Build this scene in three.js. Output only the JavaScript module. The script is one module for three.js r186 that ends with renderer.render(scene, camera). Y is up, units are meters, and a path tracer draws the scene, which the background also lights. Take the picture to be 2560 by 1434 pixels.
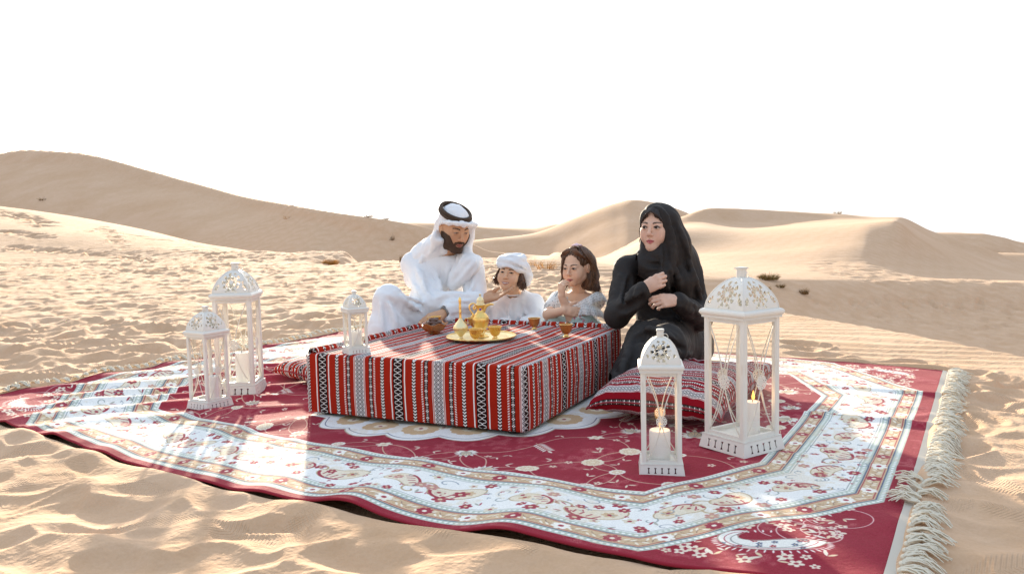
import * as THREE from 'three';
import { mergeGeometries, mergeVertices } from 'three/addons/utils/BufferGeometryUtils.js';
import { TessellateModifier } from 'three/addons/modifiers/TessellateModifier.js';

// ---------- camera, sky, sun, exposure ----------
const scene = new THREE.Scene();
const F = 2100, CX = 1280, CY = 717, EYE = 0.85, PITCH = Math.atan((717 - 541) / F), ROLL = -1.33 * Math.PI / 180;
const camera = new THREE.PerspectiveCamera(2 * Math.atan(CY / F) * 180 / Math.PI, 1024 / 573, 0.05, 6000);
camera.position.set(0, EYE, 0);
camera.rotation.order = 'YXZ';
camera.rotation.set(-PITCH, 0, ROLL);
camera.updateMatrixWorld(true);
const renderer = new THREE.WebGLRenderer();
renderer.toneMapping = THREE.LinearToneMapping;
renderer.toneMappingExposure = 2.25;
renderer.shadowMap.enabled = true;

const SUN_AZ = -12.5 * Math.PI / 180, SUN_EL = 11 * Math.PI / 180;     // behind the party, to the left, low
const sunDir = new THREE.Vector3(Math.sin(SUN_AZ) * Math.cos(SUN_EL), Math.sin(SUN_EL), -Math.cos(SUN_AZ) * Math.cos(SUN_EL));
{
  const W = 512, H = 256, data = new Float32Array(W * H * 4);
  const ss = (a, b, x) => { const t = Math.min(1, Math.max(0, (x - a) / (b - a))); return t * t * (3 - 2 * t); };
  for (let j = 0; j < H; j++) for (let i = 0; i < W; i++) {
    const up = ((j + 0.5) / H - 0.5) * Math.PI, az = ((i + 0.5) / W - 0.5) * 2 * Math.PI;
    const x = Math.cos(az) * Math.cos(up), z = Math.sin(az) * Math.cos(up), y = Math.sin(up);
    const c = x * sunDir.x + y * sunDir.y + z * sunDir.z, ang = Math.acos(Math.min(1, c));
    const t = ss(0.1, 1.2, up), far = ss(0.5, 2.4, ang), g = Math.exp(-ang * ang / 0.5), g2 = Math.exp(-ang * ang / 0.06);
    const hor = [0.53 - 0.17 * far, 0.52 - 0.135 * far, 0.51 - 0.08 * far], zen = [0.28, 0.37, 0.5], low = [0.54, 0.53, 0.52];
    for (let k = 0; k < 3; k++) {
      let v = hor[k] * (1 - t) + zen[k] * t + [0.45, 0.42, 0.38][k] * g + [0.9, 0.84, 0.72][k] * g2;
      if (y < 0) { v = low[k]; }
      data[(j * W + i) * 4 + k] = v;
    }
    data[(j * W + i) * 4 + 3] = 1;
  }
  const sky = new THREE.DataTexture(data, W, H, THREE.RGBAFormat, THREE.FloatType);
  sky.mapping = THREE.EquirectangularReflectionMapping; sky.magFilter = THREE.LinearFilter; sky.wrapS = THREE.RepeatWrapping; sky.needsUpdate = true;
  scene.background = sky; scene.environment = sky;
}
const sun = new THREE.DirectionalLight(new THREE.Color().setRGB(1, 0.85, 0.66), 5);
sun.position.copy(sunDir).multiplyScalar(60); sun.castShadow = true; sun.shadow.radius = 2.4;
Object.assign(sun.shadow.camera, { left: -40, right: 40, top: 40, bottom: -40, near: 1, far: 200 });
sun.shadow.mapSize.set(4096, 4096);
scene.add(sun, sun.target);
// ---------- helpers ----------
const V = (x, y, z) => new THREE.Vector3(x, y, z);
const lerp = (a, b, t) => a + (b - a) * t, clamp = (x, a = 0, b = 1) => Math.min(b, Math.max(a, x));
const smooth = (a, b, x) => { const t = clamp((x - a) / (b - a)); return t * t * (3 - 2 * t); };
function rng(seed) { let s = seed >>> 0; return () => { s = (s + 0x6d2b79f5) >>> 0; let t = Math.imul(s ^ (s >>> 15), 1 | s); t = (t + Math.imul(t ^ (t >>> 7), 61 | t)) ^ t; return ((t ^ (t >>> 14)) >>> 0) / 4294967296; }; }
const hash = (x, y, z = 0) => { let h = Math.imul(x | 0, 374761393) + Math.imul(y | 0, 668265263) + Math.imul(z | 0, 1442695041); h = Math.imul(h ^ (h >>> 13), 1274126177); h ^= h >>> 16; return (h >>> 0) / 4294967296; };
const qf = (t) => t * t * t * (t * (t * 6 - 15) + 10);
function n2(x, y) {
  const X = Math.floor(x), Y = Math.floor(y), u = qf(x - X), v = qf(y - Y);
  return lerp(lerp(hash(X, Y), hash(X + 1, Y), u), lerp(hash(X, Y + 1), hash(X + 1, Y + 1), u), v) * 2 - 1;
}
function n3(x, y, z) {
  const X = Math.floor(x), Y = Math.floor(y), Z = Math.floor(z), u = qf(x - X), v = qf(y - Y), w = qf(z - Z);
  const l = (k) => lerp(lerp(hash(X, Y, k), hash(X + 1, Y, k), u), lerp(hash(X, Y + 1, k), hash(X + 1, Y + 1, k), u), v);
  return lerp(l(Z), l(Z + 1), w) * 2 - 1;
}
// a point seen at photograph pixel (px, py) at forward distance d; and where the sight line meets the level y
function ray(px, py) { return V((px - CX) / F, -(py - CY) / F, -1).applyQuaternion(camera.quaternion); }
function at(px, py, d) { const r = ray(px, py); return r.multiplyScalar(d / -r.z).add(camera.position); }
function onLevel(px, py, y = 0) { const r = ray(px, py); return r.multiplyScalar((y - EYE) / r.y).add(camera.position); }
const skyline = (px) => 541 - 0.0232 * (px - CX);
function pchip(xs, ys) {
  const n = xs.length, d = new Float64Array(n), h = [], m = [];
  for (let i = 0; i < n - 1; i++) { h[i] = xs[i + 1] - xs[i]; m[i] = (ys[i + 1] - ys[i]) / h[i]; }
  d[0] = m[0]; d[n - 1] = m[n - 2];
  for (let i = 1; i < n - 1; i++) if (m[i - 1] * m[i] > 0) { const a = 2 * h[i] + h[i - 1], b = h[i] + 2 * h[i - 1]; d[i] = (a + b) / (a / m[i - 1] + b / m[i]); }
  return (x) => {
    if (x <= xs[0]) return ys[0]; if (x >= xs[n - 1]) return ys[n - 1];
    let i = 0; while (x > xs[i + 1]) i++;
    const t = (x - xs[i]) / h[i], t2 = t * t, t3 = t2 * t;
    return ys[i] * (2 * t3 - 3 * t2 + 1) + h[i] * d[i] * (t3 - 2 * t2 + t) + ys[i + 1] * (3 * t2 - 2 * t3) + h[i] * d[i + 1] * (t3 - t2);
  };
}
const curve = (...pts) => pchip(pts.map((p) => p[0]), pts.map((p) => p[1]));

const taken = {};
function numbered(name) { const k = (taken[name] = (taken[name] ?? -1) + 1); return k ? name + '_' + String(k).padStart(3, '0') : name; }
function shade(o) { o.castShadow = o.receiveShadow = true; return o; }
function thing(name, label, category, pos = [0, 0, 0], turn = 0, group) {
  const g = new THREE.Group(); g.name = numbered(name); g.position.set(...pos); g.rotation.y = turn;
  g.userData = { label, category }; if (group) g.userData.group = group;
  scene.add(g); return g;
}
function part(name, geo, mat, parent, label) {
  const m = shade(new THREE.Mesh(Array.isArray(geo) ? merge(geo) : geo, mat)); m.name = name; if (label) m.userData.label = label;
  parent.add(m); return m;
}
function single(name, geo, mat, label, category, group) {
  const m = shade(new THREE.Mesh(Array.isArray(geo) ? merge(geo) : geo, mat)); m.name = numbered(name); m.userData = { label, category }; if (group) m.userData.group = group;
  scene.add(m); return m;
}
function struct(name, geo, mat) { const m = shade(new THREE.Mesh(geo, mat)); m.name = name; m.userData.kind = 'structure'; scene.add(m); return m; }
function merge(list) {
  const idx = list.some((g) => !g.index); const names = ['position', 'normal', 'uv', 'color'].filter((n) => list.every((g) => g.attributes[n]));
  return mergeGeometries(list.map((g) => { let q = idx && g.index ? g.toNonIndexed() : g.clone(); for (const k of Object.keys(q.attributes)) if (!names.includes(k)) q.deleteAttribute(k); q.morphAttributes = {}; q.clearGroups(); return q; }));
}
function grid(nu, nv, f, uvf) {
  const p = [], uv = [], ix = [];
  for (let j = 0; j <= nv; j++) for (let i = 0; i <= nu; i++) { const q = f(i / nu, j / nv); p.push(q.x, q.y, q.z); const w = uvf ? uvf(i / nu, j / nv, q) : [i / nu, j / nv]; uv.push(w[0], w[1]); }
  for (let j = 0; j < nv; j++) for (let i = 0; i < nu; i++) { const a = j * (nu + 1) + i, b = a + 1, c = a + nu + 1, d = c + 1; ix.push(a, b, d, a, d, c); }
  const g = new THREE.BufferGeometry(); g.setAttribute('position', new THREE.Float32BufferAttribute(p, 3)); g.setAttribute('uv', new THREE.Float32BufferAttribute(uv, 2)); g.setIndex(ix); g.computeVertexNormals(); return g;
}
function tube(pts, r, seg = 24, rad = 6, closed = false) { return new THREE.TubeGeometry(new THREE.CatmullRomCurve3(pts.map((p) => (p.isVector3 ? p : V(...p))), closed), seg, r, rad, closed); }
function taper(pts, r0, r1, seg = 8, rad = 4, tip = false) {           // a tube whose radius runs from r0 to r1
  const c = new THREE.CatmullRomCurve3(pts), g = new THREE.TubeGeometry(c, seg, 1, rad, false), p = g.attributes.position;
  for (let i = 0; i <= seg; i++) { const o = c.getPointAt(i / seg), r = typeof r0 === 'function' ? r0(i / seg) : lerp(r0, r1, i / seg); for (let j = 0; j <= rad; j++) { const k = i * (rad + 1) + j; p.setXYZ(k, o.x + (p.getX(k) - o.x) * r, o.y + (p.getY(k) - o.y) * r, o.z + (p.getZ(k) - o.z) * r); } }
  return g;
}
function lathe(profile, seg = 40) { return new THREE.LatheGeometry(profile.map((p) => new THREE.Vector2(p[0], p[1])), seg); }
function smoothProfile(pts, n = 40) { return new THREE.SplineCurve(pts.map((p) => new THREE.Vector2(p[0], p[1]))).getPoints(n).map((p) => [Math.max(0.0002, p.x), p.y]); }
function canvas(w, h, draw) {
  const c = document.createElement('canvas'); c.width = w; c.height = h; draw(c.getContext('2d'), w, h);
  const t = new THREE.CanvasTexture(c); t.wrapS = t.wrapT = THREE.RepeatWrapping; t.colorSpace = THREE.SRGBColorSpace; return t;
}
function grey(w, h, f) {                                               // a bump or roughness map from a function of (u, v)
  const d = new Uint8Array(w * h * 4); for (let j = 0; j < h; j++) for (let i = 0; i < w; i++) { const v = clamp(f(i / w, j / h)) * 255, o = (j * w + i) * 4; d[o] = d[o + 1] = d[o + 2] = v; d[o + 3] = 255; }
  const t = new THREE.DataTexture(d, w, h); t.wrapS = t.wrapT = THREE.RepeatWrapping; t.magFilter = THREE.LinearFilter; t.needsUpdate = true; return t;
}
const rgb = (r, g, b) => new THREE.Color().setRGB(r, g, b);
const std = (color, roughness = 0.7, more = {}) => new THREE.MeshStandardMaterial({ color, roughness, ...more });
const phys = (color, roughness = 0.7, more = {}) => new THREE.MeshPhysicalMaterial({ color, roughness, ...more });
// periodic noise for maps that repeat
function pn(u, v, k, seed = 0) { const x = u * k, y = v * k, X = Math.floor(x), Y = Math.floor(y), a = qf(x - X), b = qf(y - Y), m = (q) => ((q % k) + k) % k; return lerp(lerp(hash(m(X), m(Y), seed), hash(m(X + 1), m(Y), seed), a), lerp(hash(m(X), m(Y + 1), seed), hash(m(X + 1), m(Y + 1), seed), a), b) * 2 - 1; }
const weave = grey(256, 256, (u, v) => 0.5 + 0.25 * Math.sin(u * Math.PI * 2 * 64) * Math.sin(v * Math.PI * 2 * 64) + 0.2 * pn(u, v, 32, 3));
// ---------- the carpet's outline on the ground (shared by sand and carpet) ----------
const RUG = { D: V(-2.74, 0, -4.0), C: V(0.80, 0, -1.79), B: V(2.22, 0, -4.28), A: V(-1.1, 0, -6.65) };
function rugPoint(u, v) {
  const w = v - 0.066 * Math.sin(Math.PI * Math.pow(clamp(u), 1.25)) * (1 - v);
  return V(0, 0, 0).addScaledVector(RUG.D, (1 - u) * (1 - w)).addScaledVector(RUG.C, u * (1 - w)).addScaledVector(RUG.B, u * w).addScaledVector(RUG.A, (1 - u) * w);
}
const rugLoop = []; for (let i = 0; i < 24; i++) rugLoop.push(rugPoint(i / 24, 0)); for (let i = 0; i < 8; i++) rugLoop.push(rugPoint(1, i / 8)); for (let i = 0; i < 8; i++) rugLoop.push(rugPoint(1 - i / 8, 1)); for (let i = 0; i < 8; i++) rugLoop.push(rugPoint(0, 1 - i / 8));
function rugDistance(x, z) {                                           // below zero inside
  let d = 1e9, inside = false;
  for (let i = 0, n = rugLoop.length, j = n - 1; i < n; j = i++) {
    const a = rugLoop[j], b = rugLoop[i], ex = b.x - a.x, ez = b.z - a.z, wx = x - a.x, wz = z - a.z, t = clamp((wx * ex + wz * ez) / (ex * ex + ez * ez));
    d = Math.min(d, (wx - ex * t) ** 2 + (wz - ez * t) ** 2);
    if ((a.z > z) !== (b.z > z) && x < ((b.x - a.x) * (z - a.z)) / (b.z - a.z) + a.x) inside = !inside;
  }
  return Math.sqrt(d) * (inside ? -1 : 1);
}
// ---------- dunes: crest and foot lines, each with its own distance, joined into one height field ----------
const yP = curve([-900, 640], [0, 645], [300, 655], [600, 664], [780, 667], [1000, 654], [1220, 654], [1340, 668], [1500, 692], [1750, 745], [1950, 782], [2250, 832], [2560, 893], [3200, 1010]);
const yM = curve([-900, 430], [-300, 485], [0, 514], [150, 533], [300, 560], [500, 604], [640, 632], [780, 660], [900, 682], [1050, 680], [1200, 645], [1350, 648], [1500, 662], [1700, 684], [1950, 694], [2250, 698], [2560, 706], [3200, 720]);
const dM = curve([-900, 66], [0, 60], [300, 53], [500, 42], [780, 30], [1000, 34], [1300, 38], [1700, 36], [2560, 44], [3200, 46]);
const yN = curve([1300, 640], [1500, 655], [1700, 640], [1950, 628], [2080, 612], [2160, 606], [2225, 622], [2320, 660], [2420, 684], [2560, 699], [3200, 715]);
const yQ = curve([1300, 632], [1500, 650], [1600, 612], [1700, 574], [1850, 584], [2000, 571], [2100, 561], [2180, 552], [2235, 548], [2300, 588], [2400, 642], [2560, 690], [3200, 712]);
const yE = curve([-900, 440], [-400, 440], [-200, 405], [0, 386], [85, 377], [200, 383], [400, 428], [600, 487], [800, 523], [950, 546], [1060, 566], [1160, 598], [1230, 628], [1350, 640], [1480, 646], [1560, 615], [1620, 580], [1700, 542], [1780, 519], [1900, 523], [2100, 531], [2200, 540], [2245, 540], [2330, 574], [2420, 604], [2560, 654], [2800, 700], [3200, 710]);
const dE = curve([-900, 140], [0, 120], [400, 100], [600, 85], [800, 68], [1000, 62], [1200, 62], [1400, 72], [1600, 86], [2000, 92], [2560, 84], [3200, 80]);
const yC = curve([-900, 590], [900, 590], [1100, 606], [1230, 597], [1330, 586], [1450, 544], [1540, 512], [1586, 502], [1640, 508], [1720, 531], [1800, 585], [2000, 620], [3200, 640]);
const yG = curve([-900, 580], [900, 560], [1050, 555], [1140, 559], [1230, 567], [1330, 571], [1400, 561], [1500, 562], [1700, 580], [2250, 596], [2340, 582], [2450, 583], [2510, 592], [2560, 605], [2800, 620], [3200, 600]);
const lift = (px, y, d) => EYE - (y - skyline(px)) / F * d;
const columns = new Map();
function column(phi) {                                                 // heights along one bearing, as knots over the logarithm of the distance
  const key = Math.round(phi * 5e4); if (columns.has(key)) return columns.get(key);
  const a = clamp(phi, -0.95, 0.95), px = CX + F * Math.tan(a), c = Math.cos(a), q = clamp(px, -900, 3200);
  const back = smooth(0.95, 1.6, Math.abs(phi));
  const dP = clamp((EYE * F) / (yP(q) - skyline(q)), 4, 30), right = smooth(1200, 1950, q), mid = smooth(850, 1050, q) * (1 - smooth(1400, 1600, q));
  const k = [[0.3, 0], [dP * 0.8, 0], [dP, 0.0], [dP * 1.12, lerp(lerp(-0.12, 0.02, 1 - smooth(700, 900, q)), -0.5, right)]];
  const hM = lift(q, yM(q), dM(q)), hE = lift(q, yE(q), dE(q));
  k.push([lerp(dP * 1.25, 15, right), lerp(lerp(0.12, -2.2, mid), -5.2, right)]);
  k.push([Math.max(dP * 1.34, dM(q) * lerp(0.72, 0.86, right)), lerp(lerp(hM - 1.0, hM * 0.52, 1 - smooth(700, 900, q)), hM - 1.1, right)], [dM(q), hM]);
  const rs = smooth(1350, 1550, q), dip = lerp(4.4, 6.4, smooth(550, 900, q)) * (1 - smooth(1200, 1400, q));
  k.push([dM(q) * 1.25, lerp(hM - dip, lift(q, lerp(yM(q), yN(q), 0.45), dM(q) * 1.25), rs)]);
  const d1 = dM(q) * 1.25, h1 = hM - dip, along = (d, p) => lerp(h1, hE, Math.pow((d - d1) / (dE(q) - d1), p));
  const da = lerp(lerp(d1, dE(q), 0.3), 58, rs), db = lerp(lerp(d1, dE(q), 0.62), 70, rs);
  k.push([da, lerp(along(da, 1.05), lift(q, yN(q), da), rs)], [db, lerp(along(db, 1.05), lift(q, yQ(q), db), rs)]);
  k.push([dE(q) * 0.95, lerp(along(dE(q) * 0.95, 1.2), lerp(lift(q, yE(q), dE(q) * 0.95), Math.min(lift(q, yQ(q), dE(q) * 0.93) - 0.1, hE - 0.3), 0.5), rs)]);
  k.push([dE(q), hE], [dE(q) * 1.15, hE - lerp(6, 8, smooth(1000, 1250, q) * (1 - smooth(1650, 1800, q)))]);
  const far = Math.max(1, dE(q) * 1.5 / 165), hC = lift(q, yC(q), 165 * far), hG = lift(q, yG(q), 310 * far);
  k.push([124 * far, hC - 9.6], [150 * far, hC - 3.3], [165 * far, hC], [185 * far, hC - 6], [265 * far, hG - 10], [300 * far, hG - 1.6], [310 * far, hG], [400 * far, -25], [3000, -150]);
  k.sort((m, n) => m[0] - n[0]);
  const f = pchip(k.map((m) => Math.log(m[0] / c)), k.map((m) => m[1] * (1 - back)));
  columns.set(key, f); return f;
}
function base(x, z) { return column(Math.atan2(x, -z))(Math.log(Math.max(0.31, Math.hypot(x, z)))); }
// trodden hollows with crisp edges between them
function hollows(x, z, s, seed) {
  const wx = x / s + 0.35 * n2(x * 1.7 / s + 9, z * 1.7 / s), wz = z / s * 1.25 + 0.35 * n2(x * 1.7 / s, z * 1.7 / s + 5), X = Math.floor(wx), Z = Math.floor(wz);
  let d = 0;
  for (let i = -1; i <= 1; i++) for (let j = -1; j <= 1; j++) {
    const cx = X + i + hash(X + i, Z + j, seed), cz = Z + j + hash(X + i, Z + j, seed + 1), r = 0.8 + 0.5 * hash(X + i, Z + j, seed + 2), t = (hash(X + i, Z + j, seed + 3) - 0.35) * 1.1, dx = wx - cx, dz = wz - cz;
    const e = Math.hypot(dx * Math.cos(t) + dz * Math.sin(t), (dz * Math.cos(t) - dx * Math.sin(t)) * 1.45) / r;
    if (e < 1) d = Math.max(d, (0.35 + 0.65 * hash(X + i, Z + j, seed + 4)) * (1 - e * e) * (1 - 0.25 * e));
  }
  return -d;
}
// lines of footprints up the near left dune, and single prints on the smooth sand to the right
const prints = [], pr = rng(77);
function trail(pts, n, wide, size) { const c = new THREE.CatmullRomCurve3(pts.map((p) => V(p[0], p[1], 0))); for (let i = 0; i < n; i++) { const p = c.getPoint(pr()), px = p.x + (pr() - 0.5) * wide, py = p.y + (pr() - 0.5) * wide * 0.35; let best = null; for (let d = 18; d < 75; d += 0.25) { const q = at(px, py, d); if (base(q.x, q.z) > q.y) { best = q; break; } } if (best) prints.push([best.x, best.z, size * Math.hypot(best.x, best.z) / 58 * (0.6 + 0.8 * pr()), pr() * 3.14]); } }
trail([[265, 565], [285, 600], [310, 630], [340, 655]], 46, 24, 0.6);
trail([[215, 570], [300, 585], [370, 597], [460, 603]], 26, 26, 0.6);
trail([[440, 605], [500, 640], [560, 665]], 34, 40, 0.55); trail([[480, 610], [560, 640], [640, 668]], 22, 22, 0.5);
trail([[-20, 528], [60, 545], [115, 560]], 70, 44, 0.7); trail([[0, 575], [60, 588], [120, 600]], 26, 24, 0.65);
trail([[20, 622], [150, 630], [300, 645], [420, 660]], 90, 30, 0.6); trail([[100, 625], [250, 640]], 30, 18, 0.6);
trail([[2150, 790], [2300, 800], [2420, 815], [2540, 800]], 50, 60, 0.45); trail([[2050, 770], [2300, 760], [2560, 770]], 90, 90, 0.4);
for (let i = 0; i < 46; i++) { const px = 1950 + 620 * pr(), y0 = yP(px) + 25, p = onLevel(px, y0 + (40 + 260 * pr() * pr())); prints.push([p.x, p.z, 0.1 + 0.07 * pr(), pr() * 3.14]); }
const bins = new Map(); prints.forEach((p) => { for (let i = -1; i <= 1; i++) for (let j = -1; j <= 1; j++) { const k = (Math.floor(p[0]) + i) + ',' + (Math.floor(p[1]) + j); (bins.get(k) ?? bins.set(k, []).get(k)).push(p); } });
function stamp(x, z) {
  const b = bins.get(Math.floor(x) + ',' + Math.floor(z)); if (!b) return 0; let h = 0;
  for (const [px, pz, r, t] of b) { const dx = x - px, dz = z - pz, e = Math.hypot((dx * Math.cos(t) + dz * Math.sin(t)), (dz * Math.cos(t) - dx * Math.sin(t)) * 1.9) / r; if (e < 1.5) h += Math.min(r * 0.2, r > 0.3 ? 0.09 : 0.045) * (e < 1 ? -(1 - e * e) : 0.35 * Math.sin((e - 1) * 2 * Math.PI) * (1.5 - e) * 2); }
  return h;
}
function sand(x, z) {
  const r = Math.hypot(x, z), phi = Math.atan2(x, -z), h = base(x, z);
  if (r < 0.4) return h;
  const px = clamp(CX + F * Math.tan(clamp(phi, -1.2, 1.2)), -3000, 5000), rd = r < 9 ? rugDistance(x, z) : 9;
  const rough = (0.72 + 0.5 * smooth(-0.5, 0.6, n2(x * 0.33 + 3, z * 0.33))) * lerp(1, 0.07, smooth(1350, 1850, px) * smooth(3.1, 4.4, r)) * lerp(1, 0.85, smooth(1900, 2300, px)) * (1 - 0.9 * smooth(18, 30, r));
  let k = rough * (0.04 + hollows(x, z, 0.22, 11) * 0.07 + hollows(x + 7, z - 3, 0.5, 41) * 0.028 + 0.02 * n2(x * 1.3, z * 1.3));
  k += 0.004 * n2(x * 9, z * 9) * rough;
  const rip = smooth(1500, 1900, px) * smooth(2.4, 4, r) * (1 - smooth(20, 60, r));
  k += rip * 0.006 * Math.sin((z * 0.93 - x * 0.3 + 0.15 * n2(x * 0.8, z * 1.2)) * 2 * Math.PI / 0.17) * (0.6 + 0.4 * n2(x * 0.5, z));
  if (r > 16) { const far = smooth(16, 30, r); k += far * (0.035 * Math.sin((z + 0.55 * x + 0.5 * n2(x * 0.25, z * 0.25)) * 2 * Math.PI / 0.85) * (1 - smooth(32, 52, r)) * (0.5 + 0.5 * n2(x * 0.1, z * 0.1)) + 0.08 * n2(x * 0.12, z * 0.12) + smooth(50, 120, r) * 0.3 * n2(x * 0.05, z * 0.05)); const patch = smooth(0.05, 0.5, n2(x * 0.09 + 4, z * 0.09) ) * smooth(1900, 2100, px) * (1 - smooth(50, 60, r)); k += patch * hollows(x, z, 0.8, 91) * 0.12; }
  k += stamp(x, z);
  const flat = smooth(-0.02, 0.16, rd);
  return h + k * flat + lerp(-0.03, 0, smooth(-0.03, 0.03, rd)) + 0.034 * Math.exp(-(((rd - 0.05) / 0.06) ** 2)) * (0.5 + 0.5 * n2(x * 5, z * 5));
}
{
  const phis = []; const lim = 0.62; for (let a = -Math.PI; a < -lim; a += 0.05) phis.push(a); for (let i = 0; i <= 760; i++) phis.push(-lim + (2 * lim * i) / 760); for (let a = lim + 0.05; a < Math.PI; a += 0.05) phis.push(a); phis.push(Math.PI);
  const rs = [0.3]; while (rs.at(-1) < 2.0) rs.push(rs.at(-1) * 1.05); while (rs.at(-1) < 6) rs.push(rs.at(-1) * 1.0042); while (rs.at(-1) < 72) rs.push(rs.at(-1) * 1.0062); while (rs.at(-1) < 420) rs.push(rs.at(-1) * 1.015); while (rs.at(-1) < 3000) rs.push(rs.at(-1) * 1.15);
  const cut = [0, rs.findIndex((r) => r > 74), rs.length - 1], n = phis.length;
  const sandMap = (() => {
    const S = 512, d = new Uint8Array(S * S * 4), R = rng(5);
    for (let i = 0; i < S * S; i++) { const u = (i % S) / S, v = Math.floor(i / S) / S, g = 0.5 + 0.16 * pn(u, v, 4, 1) + 0.12 * pn(u, v, 13, 2) + 0.1 * pn(u, v, 60, 4) + 0.22 * (R() - 0.5), c = [224 + 22 * (g - 0.5), 200 + 30 * (g - 0.5), 168 + 40 * (g - 0.5)]; for (let k = 0; k < 3; k++) d[i * 4 + k] = clamp(c[k], 0, 255); d[i * 4 + 3] = 255; }
    const t = new THREE.DataTexture(d, S, S); t.wrapS = t.wrapT = THREE.RepeatWrapping; t.magFilter = THREE.LinearFilter; t.colorSpace = THREE.SRGBColorSpace; t.needsUpdate = true; return t;
  })();
  // fine relief: grain, and the tread marks of shoes in scattered prints
  const R = rng(31), shoes = []; for (let i = 0; i < 44; i++) shoes.push([R(), R(), R() * 6.28, R() < 0.5 ? 0 : 1]);
  const B = 1024, tread = new Float32Array(B * B);
  for (const [sx, sy, t, kind] of shoes) { const L = 0.075, Wd = 0.028; for (let j = -110; j < 110; j++) for (let i = -110; i < 110; i++) { const a = (i / B) * Math.cos(t) + (j / B) * Math.sin(t), b = ((j / B) * Math.cos(t) - (i / B) * Math.sin(t)), e = Math.hypot(a / L, b / (Wd * (1 - 0.25 * a / L))); if (e > 1) continue; const o = ((Math.round(sy * B) + j + B) % B) * B + ((Math.round(sx * B) + i + B) % B); tread[o] = 0.5 * (kind ? Math.sign(Math.sin((a + Math.abs(b) * 0.8) * 2 * Math.PI / 0.0062)) : Math.sign(Math.sin(a * 2 * Math.PI / 0.0058)) * Math.sign(Math.sin(b * 2 * Math.PI / 0.0062))) * smooth(1, 0.8, e); } }
  const bump = grey(B, B, (u, v) => 0.5 + 0.17 * tread[Math.floor(v * B) * B + Math.floor(u * B)] + 0.09 * pn(u, v, 64, 7) + 0.06 * pn(u, v, 200, 8) + 0.05 * (hash(u * B, v * B, 9) - 0.5));
  const near = std(rgb(0.8, 0.675, 0.61), 1, { map: sandMap, bumpMap: bump, bumpScale: 0.012 }), far = std(rgb(0.8, 0.675, 0.61), 1, { map: sandMap });
  for (let s = 0; s < 2; s++) {
    const p = [], uv = [], ix = [], r0 = cut[s], r1 = cut[s + 1];
    for (let j = r0; j <= r1; j++) for (let i = 0; i < n; i++) { const x = rs[j] * Math.sin(phis[i]), z = -rs[j] * Math.cos(phis[i]); p.push(x, sand(x, z), z); const k = s ? 17 : 2.2; uv.push(x / k, z / k); }
    for (let j = 0; j < r1 - r0; j++) for (let i = 0; i < n - 1; i++) { const a = j * n + i, b = a + 1, c = a + n, d = c + 1; ix.push(a, b, d, a, d, c); }
    if (s === 0) { p.push(0, 0, 0); uv.push(0, 0); for (let i = 0; i < n - 1; i++) ix.push(p.length / 3 - 1, i + 1, i); }
    const g = new THREE.BufferGeometry(); g.setAttribute('position', new THREE.Float32BufferAttribute(p, 3)); g.setAttribute('uv', new THREE.Float32BufferAttribute(uv, 2)); g.setIndex(ix); g.computeVertexNormals();
    struct(s ? 'dunes' : 'ground', g, s ? far : near);
  }
}
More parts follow.
